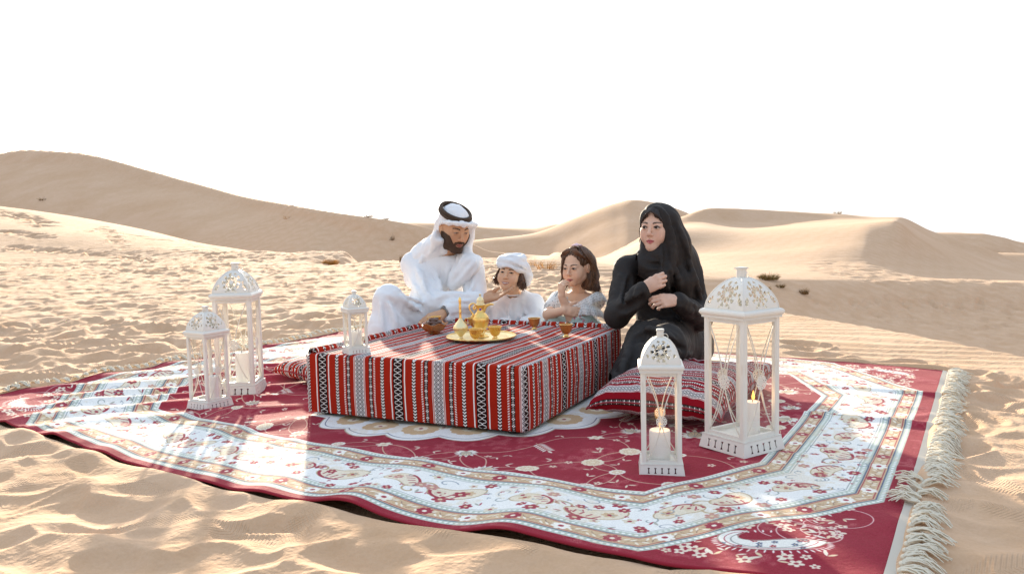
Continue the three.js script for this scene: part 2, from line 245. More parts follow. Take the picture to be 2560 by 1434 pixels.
// ---------- the carpet ----------
// woven design, drawn over the carpet's own u (long side) and v (short side)
const rugMap = canvas(2048, 1536, (c, W, H) => {
  const R = rng(4), X = (u) => u * W, Y = (v) => (1 - v) * H, M = W / 4.1;       // pixels per metre
  const RED = '#900c29', DARK = '#6e0a22', CREAM = '#e9e6dc', TAN = '#cdb08c', GREEN = '#b9c2b4', BLUE = '#55607a', ROSE = '#9c3040', SAND = '#d9c4a2';
  c.fillStyle = RED; c.fillRect(0, 0, W, H);
  const oct = (t) => {                                                  // border octagon, t = 0 outside, t = 1 inside
    const a = lerp(0.014, 0.117, t), b = lerp(0.01, 0.16, t), ca = lerp(0.125, 0.06, t), cb = lerp(0.205, 0.145, t);
    return [[a + ca, b], [1 - a - ca, b], [1 - a, b + cb], [1 - a, 1 - b - cb], [1 - a - ca, 1 - b], [a + ca, 1 - b], [a, 1 - b - cb], [a, b + cb]].map(([u, v]) => [X(u), Y(v)]);
  };
  const path = (pts) => { c.beginPath(); pts.forEach((p, i) => (i ? c.lineTo(...p) : c.moveTo(...p))); c.closePath(); };
  const fill = (t, col) => { path(oct(t)); c.fillStyle = col; c.fill(); }, line = (t, col, w) => { path(oct(t)); c.strokeStyle = col; c.lineWidth = w; c.stroke(); };
  const walk = (t, step, f) => { const o = oct(t); o.forEach((p, i) => { const q = o[(i + 1) % 8], L = Math.hypot(q[0] - p[0], q[1] - p[1]), n = Math.max(1, Math.round(L / step)), ang = Math.atan2(q[1] - p[1], q[0] - p[0]); for (let k = 0; k < n; k++) { const s = (k + 0.5) / n; f(lerp(p[0], q[0], s), lerp(p[1], q[1], s), ang, k, i); } }); };
  const put = (x, y, a, s, f) => { c.save(); c.translate(x, y); c.rotate(a); c.scale(s, s); f(); c.restore(); };
  const flower = (col, heart, petals = 6, r = 9) => { c.fillStyle = col; for (let k = 0; k < petals; k++) { const t = (k / petals) * 6.283; c.beginPath(); c.ellipse(Math.cos(t) * r * 0.62, Math.sin(t) * r * 0.62, r * 0.46, r * 0.34, t, 0, 7); c.fill(); } c.fillStyle = heart; c.beginPath(); c.arc(0, 0, r * 0.3, 0, 7); c.fill(); };
  const outline = (col, w) => { c.strokeStyle = col; c.lineWidth = w; c.stroke(); };
  const scroll = (col, w, s = 1) => { c.strokeStyle = col; c.lineWidth = w; c.beginPath(); for (let k = 0; k <= 26; k++) { const t = k / 26 * 5.2, r = 16 * Math.exp(-t * 0.32); const x = 14 - r * Math.cos(t), y = s * r * Math.sin(t); k ? c.lineTo(x, y) : c.moveTo(x, y); } c.stroke(); };
  const leaf = (x, y, a, L, w, col) => { c.save(); c.translate(x, y); c.rotate(a); c.beginPath(); c.moveTo(0, 0); c.quadraticCurveTo(L * 0.5, -w, L, 0); c.quadraticCurveTo(L * 0.5, w, 0, 0); c.fillStyle = col; c.fill(); c.restore(); };
  const palmette = (s, col, ink) => {                                   // a serrated fan of petals
    const n = 11; c.fillStyle = col; for (let k = 0; k < n; k++) { const t = lerp(-2.2, 2.2, k / (n - 1)), L = (30 - 7 * Math.abs(t)) * s; leaf(0, 0, t, L, 7 * s, col); }
    c.beginPath(); c.ellipse(8 * s, 0, 12 * s, 9 * s, 0, 0, 7); c.fillStyle = SAND; c.fill(); outline(ink, 1.2); for (let k = -3; k <= 3; k++) { c.beginPath(); c.moveTo(0, 0); c.lineTo(20 * s * Math.cos(k * 0.32), 20 * s * Math.sin(k * 0.32)); outline(ink, 0.9); }
  };
  const rose = (s, col) => { c.fillStyle = col; for (let k = 0; k < 12; k++) { const t = k / 12 * 6.283; c.beginPath(); c.arc(Math.cos(t) * 13 * s, Math.sin(t) * 13 * s, 5 * s, 0, 7); c.fill(); } c.beginPath(); c.arc(0, 0, 13 * s, 0, 7); c.fill(); c.strokeStyle = TAN; c.lineWidth = 1.4; for (const r of [5, 9.5]) { c.beginPath(); c.arc(0, 0, r * s, 0, 7); c.stroke(); } for (let k = 0; k < 12; k++) { const t = k / 12 * 6.283; c.beginPath(); c.moveTo(Math.cos(t) * 5 * s, Math.sin(t) * 5 * s); c.lineTo(Math.cos(t) * 14 * s, Math.sin(t) * 14 * s); c.stroke(); } };
  const spray = (s, col) => { for (let k = 0; k < 6; k++) { leaf(k * 8 * s, 0, 0.9, 17 * s, 5 * s, col); leaf(k * 8 * s, 0, -0.9, 17 * s, 5 * s, col); } leaf(46 * s, 0, 0, 20 * s, 6 * s, col); c.beginPath(); c.moveTo(-10 * s, 0); c.lineTo(50 * s, 0); outline(TAN, 1.4); };
  const paisley = (s) => {
    c.beginPath(); c.moveTo(-30 * s, 10 * s); c.bezierCurveTo(-34 * s, -16 * s, 10 * s, -30 * s, 34 * s, -12 * s); c.bezierCurveTo(52 * s, 2 * s, 40 * s, 22 * s, 22 * s, 16 * s); c.bezierCurveTo(0, 8 * s, -8 * s, 26 * s, -30 * s, 10 * s); c.fillStyle = '#e3d7c0'; c.fill(); outline('#b79f7c', 2);
    c.beginPath(); c.moveTo(6 * s, -20 * s); c.bezierCurveTo(26 * s, -20 * s, 42 * s, -8 * s, 40 * s, 8 * s); outline(ROSE, 4 * s); for (let k = 0; k < 4; k++) { c.beginPath(); c.moveTo((12 + 7 * k) * s, (-18 + 5 * k) * s); c.lineTo((2 + 9 * k) * s, (-8 + 5 * k) * s); outline(ROSE, 2); }
    put(-8 * s, 0, 0, s, () => flower(TAN, ROSE, 6, 9)); put(36 * s, 14 * s, 0.6, s, () => scroll('#b79f7c', 3)); put(-30 * s, 10 * s, 2.6, s * 0.9, () => scroll('#98a09c', 2.2, -1));
  };
  // red edge with small sprays in the four corner pieces
  c.save(); c.beginPath(); c.rect(0, 0, W, H); oct(0).forEach((p, i) => (i ? c.lineTo(...p) : c.moveTo(...p))); c.closePath(); c.clip('evenodd');
  for (const [u, v, su, sv] of [[0.97, 0.07, -1, 1], [0.97, 0.93, -1, -1], [0.03, 0.07, 1, 1], [0.03, 0.93, 1, -1]]) {
    c.save(); c.translate(X(u), Y(v)); c.scale(su, -sv);
    const put0 = []; for (let k = 0; k < 4000 && put0.length < 330; k++) { const x = 6 + R() * 0.75 * M, y = -72 + R() * 0.6 * M; if (Math.hypot((x - 0.165 * M) / 92, (y + 8) / 44) < 1 || put0.some((q) => Math.hypot(q[0] - x, q[1] - y) < 16)) continue; put0.push([x, y]); put(x, y, R() * 6, 0.62 + 0.5 * R(), () => (R() < 0.6 ? flower('#e2d5bf', ROSE, 5, 10) : (leaf(0, 0, 0, 20, 6, '#ddd6c6'), leaf(0, 0, 1.2, 16, 5, '#d9c4a2')))); }
    c.strokeStyle = '#d8bcb4'; c.lineWidth = 1.8; for (let k = 0; k < 9; k++) { c.beginPath(); const x = R() * 0.5 * M, y = R() * 0.3 * M; c.arc(x, y, (0.03 + 0.06 * R()) * M, R() * 6, R() * 6 + 2.5); c.stroke(); }
    // the large curled leaf
    const boteh = (s) => { c.beginPath(); c.moveTo(-95 * s, 20 * s); c.bezierCurveTo(-80 * s, -40 * s, 20 * s, -45 * s, 62 * s, -12 * s); c.bezierCurveTo(100 * s, 20 * s, 60 * s, 60 * s, 30 * s, 42 * s); c.bezierCurveTo(48 * s, 30 * s, 52 * s, 12 * s, 30 * s, 6 * s); c.bezierCurveTo(-10 * s, -4 * s, -40 * s, 40 * s, -95 * s, 20 * s); };
    put(0.17 * M, -14, -0.12, 0.78, () => { for (let k = 0; k < 40; k++) { const t = k / 39 * 5.6 + 2.2; leaf(-10 + Math.cos(t) * 84, 4 + Math.sin(t) * 36, t, 14, 4, '#e6e1d6'); } boteh(1); c.fillStyle = '#e9e6dc'; c.fill(); outline('#a59a86', 2); c.save(); boteh(1); c.clip(); for (let k = 0; k < 26; k++) put(-80 + 150 * R(), -30 + 70 * R(), 0, 0.6, () => flower(R() < 0.4 ? BLUE : ROSE, TAN, 5, 9)); boteh(0.72); outline('#8f8d88', 2); boteh(0.86); outline(ROSE, 1.5); c.restore(); });
    c.restore();
  }
  c.restore();
  // border bands
  const guard = (t0, t1, n) => { const m = (t0 + t1) / 2; fill(t0, GREEN); walk(t0 + (t1 - t0) * 0.1, 9, (x, y) => { c.fillStyle = '#eef0ea'; c.beginPath(); c.arc(x, y, 2.6, 0, 7); c.fill(); }); fill(lerp(t0, t1, 0.2), BLUE); fill(lerp(t0, t1, 0.24), TAN); line(lerp(t0, t1, 0.3), ROSE, 1.5);
    walk(m, 17, (x, y, a, k) => put(x, y, a, 1, () => { const s = k % 2 ? 1 : -1; c.strokeStyle = '#8d6f60'; c.lineWidth = 1.3; c.beginPath(); c.moveTo(-9, 7 * s); c.quadraticCurveTo(0, -9 * s, 9, 7 * s); c.stroke(); leaf(-5, 0, -0.8 * s, 12, 4, '#efe6d2'); leaf(3, 0, 0.8 * s, 12, 4, '#efe6d2'); }));
    walk(m, 72, (x, y, a, k) => put(x, y, a, 1, () => (k % 2 ? flower(ROSE, '#efe6d2', 8, 12) : flower('#f0ebdf', ROSE, 7, 13)))); line(lerp(t0, t1, 0.72), ROSE, 1.5); fill(lerp(t0, t1, 0.76), BLUE); fill(lerp(t0, t1, 0.8), GREEN); walk(lerp(t0, t1, 0.9), 9, (x, y) => { c.fillStyle = '#eef0ea'; c.beginPath(); c.arc(x, y, 2.6, 0, 7); c.fill(); }); };
  guard(0, 0.26); fill(0.26, '#ebeae4'); line(0.275, '#98a09c', 1.5);
  const mid = 0.5, wide = (oct(0.26)[0][1] - oct(0.74)[0][1]);
  walk(mid, 118, (x, y, a, k) => put(x, y, a + (k % 2 ? 2.7 : 0.25), k % 2 ? 1.25 : 1.05, () => paisley(1)));
  for (let k = 0; k < 3; k++) walk(lerp(0.32, 0.68, k / 2), 30, (x, y, a) => { const j = () => (R() - 0.5) * 26; x += j(); y += j(); const q = R(); put(x, y, R() * 6.3, 0.75 + 0.5 * R(), () => (q < 0.42 ? flower(R() < 0.8 ? ROSE : '#c08a80', SAND, 6, 10) : q < 0.62 ? scroll('#8d97a0', 1.8, R() < 0.5 ? 1 : -1) : q < 0.85 ? (leaf(0, 0, 0, 15, 4, '#a9a79a'), leaf(0, 0, 0.8, 13, 3, ROSE)) : flower('#d8cbb2', ROSE, 5, 9))); });
  walk(mid, 8, (x, y, a) => { if (R() < 0.6) { x += (R() - 0.5) * wide * 1.0 * Math.abs(Math.sin(a)); y += (R() - 0.5) * wide * 0.9; c.fillStyle = R() < 0.5 ? ROSE : '#8d97a0'; c.fillRect(x, y, 3, 3); c.fillRect(x + 4, y + 1, 2.5, 2.5); c.fillRect(x + 1, y + 4, 2.5, 2.5); } });
  line(0.725, '#98a09c', 1.5); guard(0.74, 1); line(1, '#efece2', 3);
  // red field
  fill(1.005, RED); c.save(); path(oct(1.01)); c.clip();
  const spots = []; for (let k = 0; k < 900 && spots.length < 120; k++) { const x = X(0.12 + 0.76 * R()), y = Y(0.15 + 0.7 * R()); if (Math.hypot(x - W / 2, y - H / 2) < 0.93 * M) continue; if (spots.every((q) => Math.hypot(q[0] - x, q[1] - y) > 0.155 * M)) spots.push([x, y, R() * 6.28]); }
  c.lineWidth = 2.4; for (const [x, y, a] of spots) { const near = spots.filter((q) => q[0] !== x).sort((m, n) => Math.hypot(m[0] - x, m[1] - y) - Math.hypot(n[0] - x, n[1] - y)).slice(0, 2); for (const q of near) { const mx = (x + q[0]) / 2 + (q[1] - y) * 0.35, my = (y + q[1]) / 2 - (q[0] - x) * 0.35; c.strokeStyle = '#c2a08a'; c.beginPath(); c.moveTo(x, y); c.quadraticCurveTo(mx, my, q[0], q[1]); c.stroke(); put(mx, my, a, 0.9, () => { leaf(0, 0, 0, 18, 5, '#d8cbb6'); leaf(0, 0, 1.4, 16, 5, '#d8cbb6'); }); } }
  spots.forEach(([x, y, a], k) => put(x, y, a, 1, () => [() => palmette(1.5, '#e6e1d6', '#7a7a80'), () => rose(1.15, '#e2d5bf'), () => spray(1.0, '#dfd9cb'), () => rose(0.8, '#e6e1d6'), () => palmette(1.15, '#e2dccf', '#7a7a80'), () => flower('#e2d5bf', TAN, 6, 16)][k % 6]()));
  for (let k = 0; k < 90; k++) put(X(0.12 + 0.76 * R()), Y(0.15 + 0.7 * R()), R() * 6, 0.8, () => flower('#dccbb4', ROSE, 5, 9));
  // scalloped medallion
  const lobes = (r, d, n = 22) => { c.beginPath(); for (let k = 0; k <= n * 12; k++) { const t = k / (n * 12) * 6.283, q = r + d * Math.abs(Math.sin(t * n / 2)); const x = W / 2 + q * M * Math.cos(t), y = H / 2 + q * M * Math.sin(t); k ? c.lineTo(x, y) : c.moveTo(x, y); } c.closePath(); };
  lobes(0.84, 0.06); c.fillStyle = '#ecebe6'; c.fill(); outline('#b3a892', 3); lobes(0.82, 0.05); outline('#5f6478', 2);
  for (let k = 0; k < 22; k++) { const t = (k + 0.5) / 22 * 6.283; put(W / 2 + 0.735 * M * Math.cos(t), H / 2 + 0.735 * M * Math.sin(t), t, 1, () => { rose(2.3, '#cfae84'); put(0, 0, 0, 1, () => flower('#e9dcc2', ROSE, 10, 15)); }); }
  for (let k = 0; k < 160; k++) { const t = R() * 6.3, q = R() * 0.72; put(W / 2 + q * M * Math.cos(t), H / 2 + q * M * Math.sin(t), t, 1, () => flower(R() < 0.5 ? TAN : '#d8cbb2', ROSE, 6, 12)); }
  c.restore();
  // woven pile: fine speckle and a little blown sand caught in it
  const im = c.getImageData(0, 0, W, H), d = im.data; for (let y = 0; y < H; y++) for (let x = 0; x < W; x++) { const o = (y * W + x) * 4, g = (hash(x, y, 3) - 0.5) * 26 + ((x + y) % 3) * 3 - 3, s = smooth(0.62, 0.9, 0.5 + 0.5 * n2(x / 90, y / 60) + 0.35 * n2(x / 11, y / 11)) * 0.35 * (hash(x, y, 5) < 0.55 ? 1 : 0.3); for (let k = 0; k < 3; k++) d[o + k] = lerp(d[o + k] + g, [214, 190, 150][k], s); } c.putImageData(im, 0, 0);
});
const rugU = curve([0, 0], [0.185, 0.139], [0.275, 0.19], [0.5, 0.47], [0.8, 0.79], [1, 1]);
function rugTop(u, v) {
  const p = rugPoint(u, v), f = smooth(0.32, 0, v), e = 1 - smooth(0, 0.12, Math.min(v, 1 - v, u, 1 - u));
  let y = 0.006 + base(p.x, p.z);
  // soft waves from the trodden sand below, strongest at the front and on the left
  const left = smooth(0.62, 0.1, u);
  y += 0.011 * f * (1 + Math.sin((u * 4.1 + 0.4 * n2(u * 4, v * 3)) * 2 * Math.PI / 0.5 + v * 5)) * (0.5 + 0.5 * n2(u * 6, 3));
  y += 0.03 * Math.exp(-(((u - 0.655) / 0.03) ** 2)) * smooth(0.2, 0, v) + 0.014 * Math.exp(-(((u - 0.57) / 0.022) ** 2)) * smooth(0.16, 0, v) + 0.018 * Math.exp(-(((u - 0.78) / 0.025) ** 2)) * smooth(0.18, 0, v) + 0.016 * Math.exp(-(((u - 0.36) / 0.025) ** 2)) * smooth(0.2, 0, v);
  y += (0.003 + 0.021 * left) * (0.6 + 0.8 * n2(u * 5, v * 5)) * Math.pow(0.5 + 0.5 * Math.sin((p.z + 0.25 * p.x + 0.22 * n2(p.x * 1.6, p.z * 1.6)) * 2 * Math.PI / 0.27), 2);
  y += 0.006 * n2(p.x * 3.1, p.z * 4.3) + 0.004 * n2(p.x * 8, p.z * 8) * e;
  for (const [v0, h] of [[0.775, 0.012], [0.565, 0.016], [0.35, 0.006]]) y += h * Math.exp(-(((v - v0 - 0.012 * n2(u * 7, v0)) / 0.011) ** 2)) * smooth(0.8, 0.95, u);
  p.y = Math.max(y, 0.006); return p;
}
{
  const rugMat = phys(rgb(1, 1, 1), 0.92, { map: rugMap, bumpMap: weave, bumpScale: 0.0012, sheen: 0.08, sheenRoughness: 0.6, sheenColor: rgb(0.9, 0.85, 0.8) }), edgeMat = std(rgb(0.3, 0.012, 0.03), 0.95), backMat = std(rgb(0.32, 0.2, 0.14), 0.95);
  const bump = weave.clone(); bump.repeat.set(16, 12); bump.needsUpdate = true; rugMat.bumpMap = bump;
  const rug = thing('carpet', 'large red carpet with a cream flowered border and pale fringed ends, lying on the sand', 'carpet');
  part('pile', grid(330, 250, rugTop, (u, v) => [rugU(u), v]), rugMat, rug);
  part('backing', grid(160, 120, (u, v) => { const p = rugTop(u, v); p.y -= 0.008; return p; }), backMat, rug);
  const rim = (f, n, r = 0.0055) => tube(Array.from({ length: n + 1 }, (_, i) => { const p = f(i / n); p.y -= 0.004; return p; }), r, n * 3, 6);
  part('bound_edge', rim((t) => rugTop(t, 0), 90), edgeMat, rug); part('bound_edge', rim((t) => rugTop(t, 1), 90), edgeMat, rug);
  const cream = std(rgb(0.74, 0.67, 0.53), 0.95);
  for (const u of [0, 1]) part('selvage', grid(1, 200, (s, t) => { const p = rugTop(u, t), q = rugTop(u ? 0.99 : 0.01, t), o = p.clone().sub(q).setY(0).normalize(); p.addScaledVector(o, 0.026 * s - 0.004); p.y += 0.003 - 0.006 * s; return p; }), std(rgb(0.58, 0.52, 0.43), 0.9, { side: THREE.DoubleSide }), rug);
  // tassels: bundles of cotton threads tied at the edge, thrown this way and that
  const R = rng(19);
  for (const u of [1, 0]) {
    const n = u ? 66 : 58;
    for (let i = 0; i < n; i++) {
      const v = (i + 0.5) / n, p = rugTop(u, v), q = rugTop(u ? 0.985 : 0.015, v), o = p.clone().sub(q).setY(0).normalize(), s = V(-o.z, 0, o.x), threads = [];
      const wild = u && v < 0.42 ? 1 : 0.35, lean = (R() - 0.5) * 1.5 * wild, back = u && v < 0.34 && R() < 0.22, len = 0.068 + 0.03 * R();
      p.addScaledVector(o, 0.03);
      for (let k = 0; k < 13; k++) {
        const d = o.clone().multiplyScalar(back ? -0.6 : 1).addScaledVector(s, lean + (R() - 0.5) * 0.7).normalize(), L = len * (0.75 + 0.4 * R()), y0 = p.y + 0.004 + 0.008 * R(), pts = [];
        const gy = (w) => { const rd = rugDistance(w.x, w.z); return rd < 0.0 ? p.y + 0.008 : sand(w.x, w.z) + 0.004; };
        for (let j = 0; j <= 4; j++) { const t = j / 4, w = p.clone().addScaledVector(d, L * t).addScaledVector(s, (R() - 0.5) * 0.02 * t + (k / 13 - 0.5) * 0.016); w.y = lerp(y0, gy(w) + 0.012 * R() * (1 - t) + 0.004, t) + Math.sin(t * 3.1) * 0.016 * R(); pts.push(w); }
        threads.push(taper(pts, 0.0034, 0.0016, 6, 4));
      }
      const knot = new THREE.SphereGeometry(0.009, 8, 6); knot.scale(1, 0.8, 1); knot.translate(p.x, p.y + 0.006, p.z); threads.push(knot);
      part('tassel', threads, cream, rug);
    }
  }
}
// ---------- striped woven cloth (one repeat is 0.385 m across the stripes) ----------
function stripes(red, brown) {
  return canvas(1024, 480, (c, W, H) => {
    const WH = '#ece9e4', GR = '#d2cfcd';
    c.fillStyle = red; c.fillRect(0, 0, W, H);
    const X = (f) => ((f + 1) % 1) * W, bar = (f, w, col) => { for (const o of [0, W, -W]) { c.fillStyle = col; c.fillRect(X(f) - w * W / 2 + o, 0, w * W, H); } };
    const each = (n, f) => { for (let k = 0; k < n; k++) f((k + 0.5) * H / n, H / n, k); };
    for (const s of [1, -1]) {
      bar(0.086 * s, 0.015, WH);                                       // plain white lines beside the broad dark band
      bar(0.2 * s, 0.046, brown); each(14, (y, h) => { const x = X(0.2 * s), w = 0.02 * W; c.strokeStyle = WH; c.lineWidth = h * 0.4; c.beginPath(); c.moveTo(x - w, y - h * 0.32); c.lineTo(x, y + h * 0.22); c.lineTo(x + w, y - h * 0.32); c.stroke(); });
      each(18, (y, h, k) => { const x = X(0.302 * s), w = 0.011 * W; c.fillStyle = WH; c.beginPath(); c.moveTo(x - w, y - h * 0.1 * s); c.lineTo(x + w, y - h * 0.5 * s); c.lineTo(x + w, y + h * 0.02); c.lineTo(x - w, y + h * 0.42 * s); c.fill(); });
      bar(0.352 * s, 0.046, brown); each(13, (y, h, k) => { const x = X(0.352 * s), w = 0.021 * W; c.fillStyle = WH; if (k % 2) { c.beginPath(); c.moveTo(x, y - h * 0.48); c.lineTo(x + w, y); c.lineTo(x, y + h * 0.48); c.lineTo(x - w, y); c.fill(); c.fillStyle = brown; c.fillRect(x - w * 0.25, y - h * 0.12, w * 0.5, h * 0.24); } else { for (const q of [1, -1]) { c.beginPath(); c.moveTo(x - w, y + q * h * 0.4); c.lineTo(x, y + q * h * 0.1); c.lineTo(x + w, y + q * h * 0.4); c.lineTo(x, y + q * h * 0.3); c.fill(); } } });
      bar(0.428 * s, 0.006, WH); bar(0.44 * s, 0.004, GR);
    }
    bar(0.5, 0.108, GR);                                               // pale lattice
    { const x = X(0.5), w = 0.05 * W; c.strokeStyle = '#3c3436'; c.lineWidth = 7; each(10, (y, h, k) => { for (const q of [-0.5, 0.5]) { c.beginPath(); c.moveTo(x + (q - 0.5) * w, y); c.lineTo(x + q * w, y - h * 0.5); c.lineTo(x + (q + 0.5) * w, y); c.lineTo(x + q * w, y + h * 0.5); c.closePath(); c.stroke(); c.fillStyle = '#6b5b5c'; c.fillRect(x + q * w - 7, y - 8, 14, 16); } }); c.fillStyle = WH; c.fillRect(x - w - 6, 0, 5, H); c.fillRect(x + w + 1, 0, 5, H); }
    bar(0, 0.118, brown);                                              // dark band with white loops
    for (const o of [0, W]) { const L = H / 4; c.strokeStyle = WH; c.lineWidth = 6.5; for (let k = -1; k < 5; k++) { const y = k * L; for (const s of [1, -1]) { c.beginPath(); c.moveTo(o, y); c.bezierCurveTo(o + s * 16, y + L * 0.1, o + s * 18, y + L * 0.12, o + s * 30, y + L * 0.12); c.arc(o + s * 30, y + L * 0.24, L * 0.12, -1.57, 1.57, s < 0); c.bezierCurveTo(o + s * 16, y + L * 0.36, o + s * 10, y + L * 0.42, o, y + L * 0.5); c.stroke(); c.beginPath(); c.moveTo(o, y + L * 0.5); c.bezierCurveTo(o + s * 10, y + L * 0.58, o + s * 16, y + L * 0.64, o + s * 30, y + L * 0.64); c.arc(o + s * 30, y + L * 0.76, L * 0.12, -1.57, 1.57, s < 0); c.bezierCurveTo(o + s * 14, y + L * 0.88, o + s * 10, y + L * 0.94, o, y + L); c.stroke(); } c.fillStyle = WH; for (const q of [0.02, 0.5]) { c.beginPath(); c.moveTo(o, y + L * q - 12); c.lineTo(o + 6, y + L * q); c.lineTo(o, y + L * q + 12); c.lineTo(o - 6, y + L * q); c.fill(); } } }
    const im = c.getImageData(0, 0, W, H), d = im.data; for (let y = 0; y < H; y++) for (let x = 0; x < W; x++) { const o = (y * W + x) * 4, g = (hash(x, y, 8) - 0.5) * 18 + ((x % 4) < 2 ? 4 : -4) + ((y % 3) - 1) * 5; for (let k = 0; k < 3; k++) d[o + k] = clamp(d[o + k] + g, 0, 255); } c.putImageData(im, 0, 0);
  });
}
const PITCH_X = 0.385, PITCH_Y = 0.18, clothMap = stripes('#a32410', '#24120f'), cushionMap = stripes('#8c0d1e', '#22100f');
const clothMat = phys(rgb(1, 1, 1), 0.95, { map: clothMap, bumpMap: weave, bumpScale: 0.0006, specularIntensity: 0.35, sheen: 0.06, sheenRoughness: 0.5, sheenColor: rgb(1, 0.9, 0.9) });
const cushionMat = phys(rgb(1, 1, 1), 0.95, { map: cushionMap, bumpMap: weave, bumpScale: 0.0006, specularIntensity: 0.35, sheen: 0.06, sheenRoughness: 0.5, sheenColor: rgb(1, 0.9, 0.9) });

// ---------- low box table covered in the striped cloth ----------
const TABLE_TURN = -25.85 * Math.PI / 180, TW = 1.04, TD = 1.16, TH = 0.282;
const tableAt = V(0.04, 0, -3.145);                                    // the corner nearest the camera
const tableX = V(Math.cos(TABLE_TURN), 0, -Math.sin(TABLE_TURN)), tableN = V(-Math.sin(TABLE_TURN), 0, -Math.cos(TABLE_TURN));
const tableMid = tableAt.clone().addScaledVector(tableX, -TW / 2).addScaledVector(tableN, TD / 2);
const onTable = (px, py, up = 0) => onLevel(px, py, TH + up);
{
  const t = thing('low_table', 'low box table wrapped in red and black striped cloth, mid carpet', 'table', [tableMid.x, 0, tableMid.z], TABLE_TURN);
  const hx = TW / 2, hz = TD / 2, r = 0.014, y0 = 0.022;
  const round = (p) => { const c = V(clamp(p.x, -hx + r, hx - r), clamp(p.y, y0 + r, TH - r), clamp(p.z, -hz + r, hz - r)), d = p.clone().sub(c), l = d.length(); if (l > r) d.multiplyScalar(r / l); return c.add(d); };
  const bulge = (a, b, k, s) => k * (0.7 * Math.sin(Math.PI * a) * Math.sin(Math.PI * b)) + 0.0018 * n2(a * 9 + s, b * 4) + 0.001 * n2(a * 30 + s, b * 9);
  const stretch = (s) => s < 0.06 ? s * 0.5 / 1 : s;                   // finer near the edges
  const face = (nu, nv, f) => grid(nu, nv, f);
  const withUv = (g, f) => { const p = g.attributes.position, u = g.attributes.uv; for (let i = 0; i < p.count; i++) u.setXY(i, ...f(p.getX(i), p.getY(i), p.getZ(i))); return g; };
  const slack = (x, z) => -0.004 * Math.pow(Math.sin(Math.PI * (x / TW + 0.5)) * Math.sin(Math.PI * (z / TD + 0.5)), 0.5) + 0.0022 * n2(x * 7, z * 5) + 0.0012 * n2(x * 22, z * 9);
  part('top_cover', withUv(face(110, 110, (a, b) => { const x = lerp(-hx, hx, a), z = lerp(hz, -hz, b), p = round(V(x, TH, z)); p.y += slack(x, z) * (Math.min(1, (hx - Math.abs(x)) * 20) * Math.min(1, (hz - Math.abs(z)) * 20)); return p; }), (x, y, z) => [(x + hx - 0.083) / PITCH_X, (hz - z) / PITCH_Y]), clothMat, t);
  const lean = (p, n) => p;
  part('front_cover', withUv(face(110, 50, (a, b) => { const p = round(V(lerp(-hx, hx, a), lerp(y0, TH, b), hz)); p.z += bulge(a, b, 0.008, 1) * Math.sin(Math.PI * b); return p; }), (x, y) => [(x + hx - 0.083) / PITCH_X, y / PITCH_Y]), clothMat, t);
  part('side_cover', withUv(face(110, 50, (a, b) => { const p = round(V(hx, lerp(y0, TH, b), lerp(hz, -hz, a))); p.x += bulge(a, b, 0.008, 2) * Math.sin(Math.PI * b); return p; }), (x, y, z) => [(hz - z - 0.005) / PITCH_X, y / PITCH_Y]), clothMat, t);
  part('back_cover', withUv(face(60, 30, (a, b) => round(V(lerp(hx, -hx, a), lerp(y0, TH, b), -hz))), (x, y) => [(x + hx - 0.083) / PITCH_X, y / PITCH_Y]), clothMat, t);
  part('side_cover', withUv(face(60, 30, (a, b) => round(V(-hx, lerp(y0, TH, b), lerp(-hz, hz, a)))), (x, y, z) => [(hz - z) / PITCH_X, y / PITCH_Y]), clothMat, t);
  part('underside', grid(4, 4, (a, b) => V(lerp(-hx + r, hx - r, a), y0, lerp(-hz + r, hz - r, b))), std(rgb(0.05, 0.03, 0.03), 0.9), t);
  // the cloth stands up as a padded lip along the left and the far edge
  const lip = (len, along) => { const n = 90, m = 14; return grid(n, m, (a, b) => { const th = Math.PI * b, w = 0.016, h = 0.024 + 0.002 * n2(a * 22, 2), s = a * len; return along(s, -Math.cos(th) * w, Math.sin(th) * h); }, (a, b) => [a * len / PITCH_X, b * 0.06 / PITCH_Y]); };
  part('lip', lip(TD - 0.02, (s, o, h) => V(-hx + 0.016 + o, TH - 0.005 + h, hz - 0.01 - s)), clothMat, t);
  part('lip', lip(TW - 0.02, (s, o, h) => V(-hx + 0.01 + s, TH - 0.005 + h, -hz + 0.016 - o)), clothMat, t);
  const cord = (x, z) => { const p = []; for (let i = 0; i <= 40; i++) p.push(V(x + 0.002 * Math.sin(i * 1.9), lerp(y0 + 0.004, TH - 0.006, i / 40), z + 0.002 * Math.cos(i * 1.9))); return tube(p, 0.0035, 120, 6); };
  part('corner_cord', cord(-hx + 0.001, hz - 0.001), std(rgb(0.55, 0.5, 0.46), 0.9), t);
  const foot = () => { const s = new THREE.CylinderGeometry(0.034, 0.028, 0.04, 16); s.translate(0, 0.012, 0); return s; };
  for (const [x, z] of [[-1, 1], [1, 1], [-1, -1], [1, -1]]) { const g = foot(); g.translate(x * (hx - 0.075), 0, z * (hz - 0.06)); part('foot', g, std(rgb(0.03, 0.025, 0.02), 0.6), t); }
}
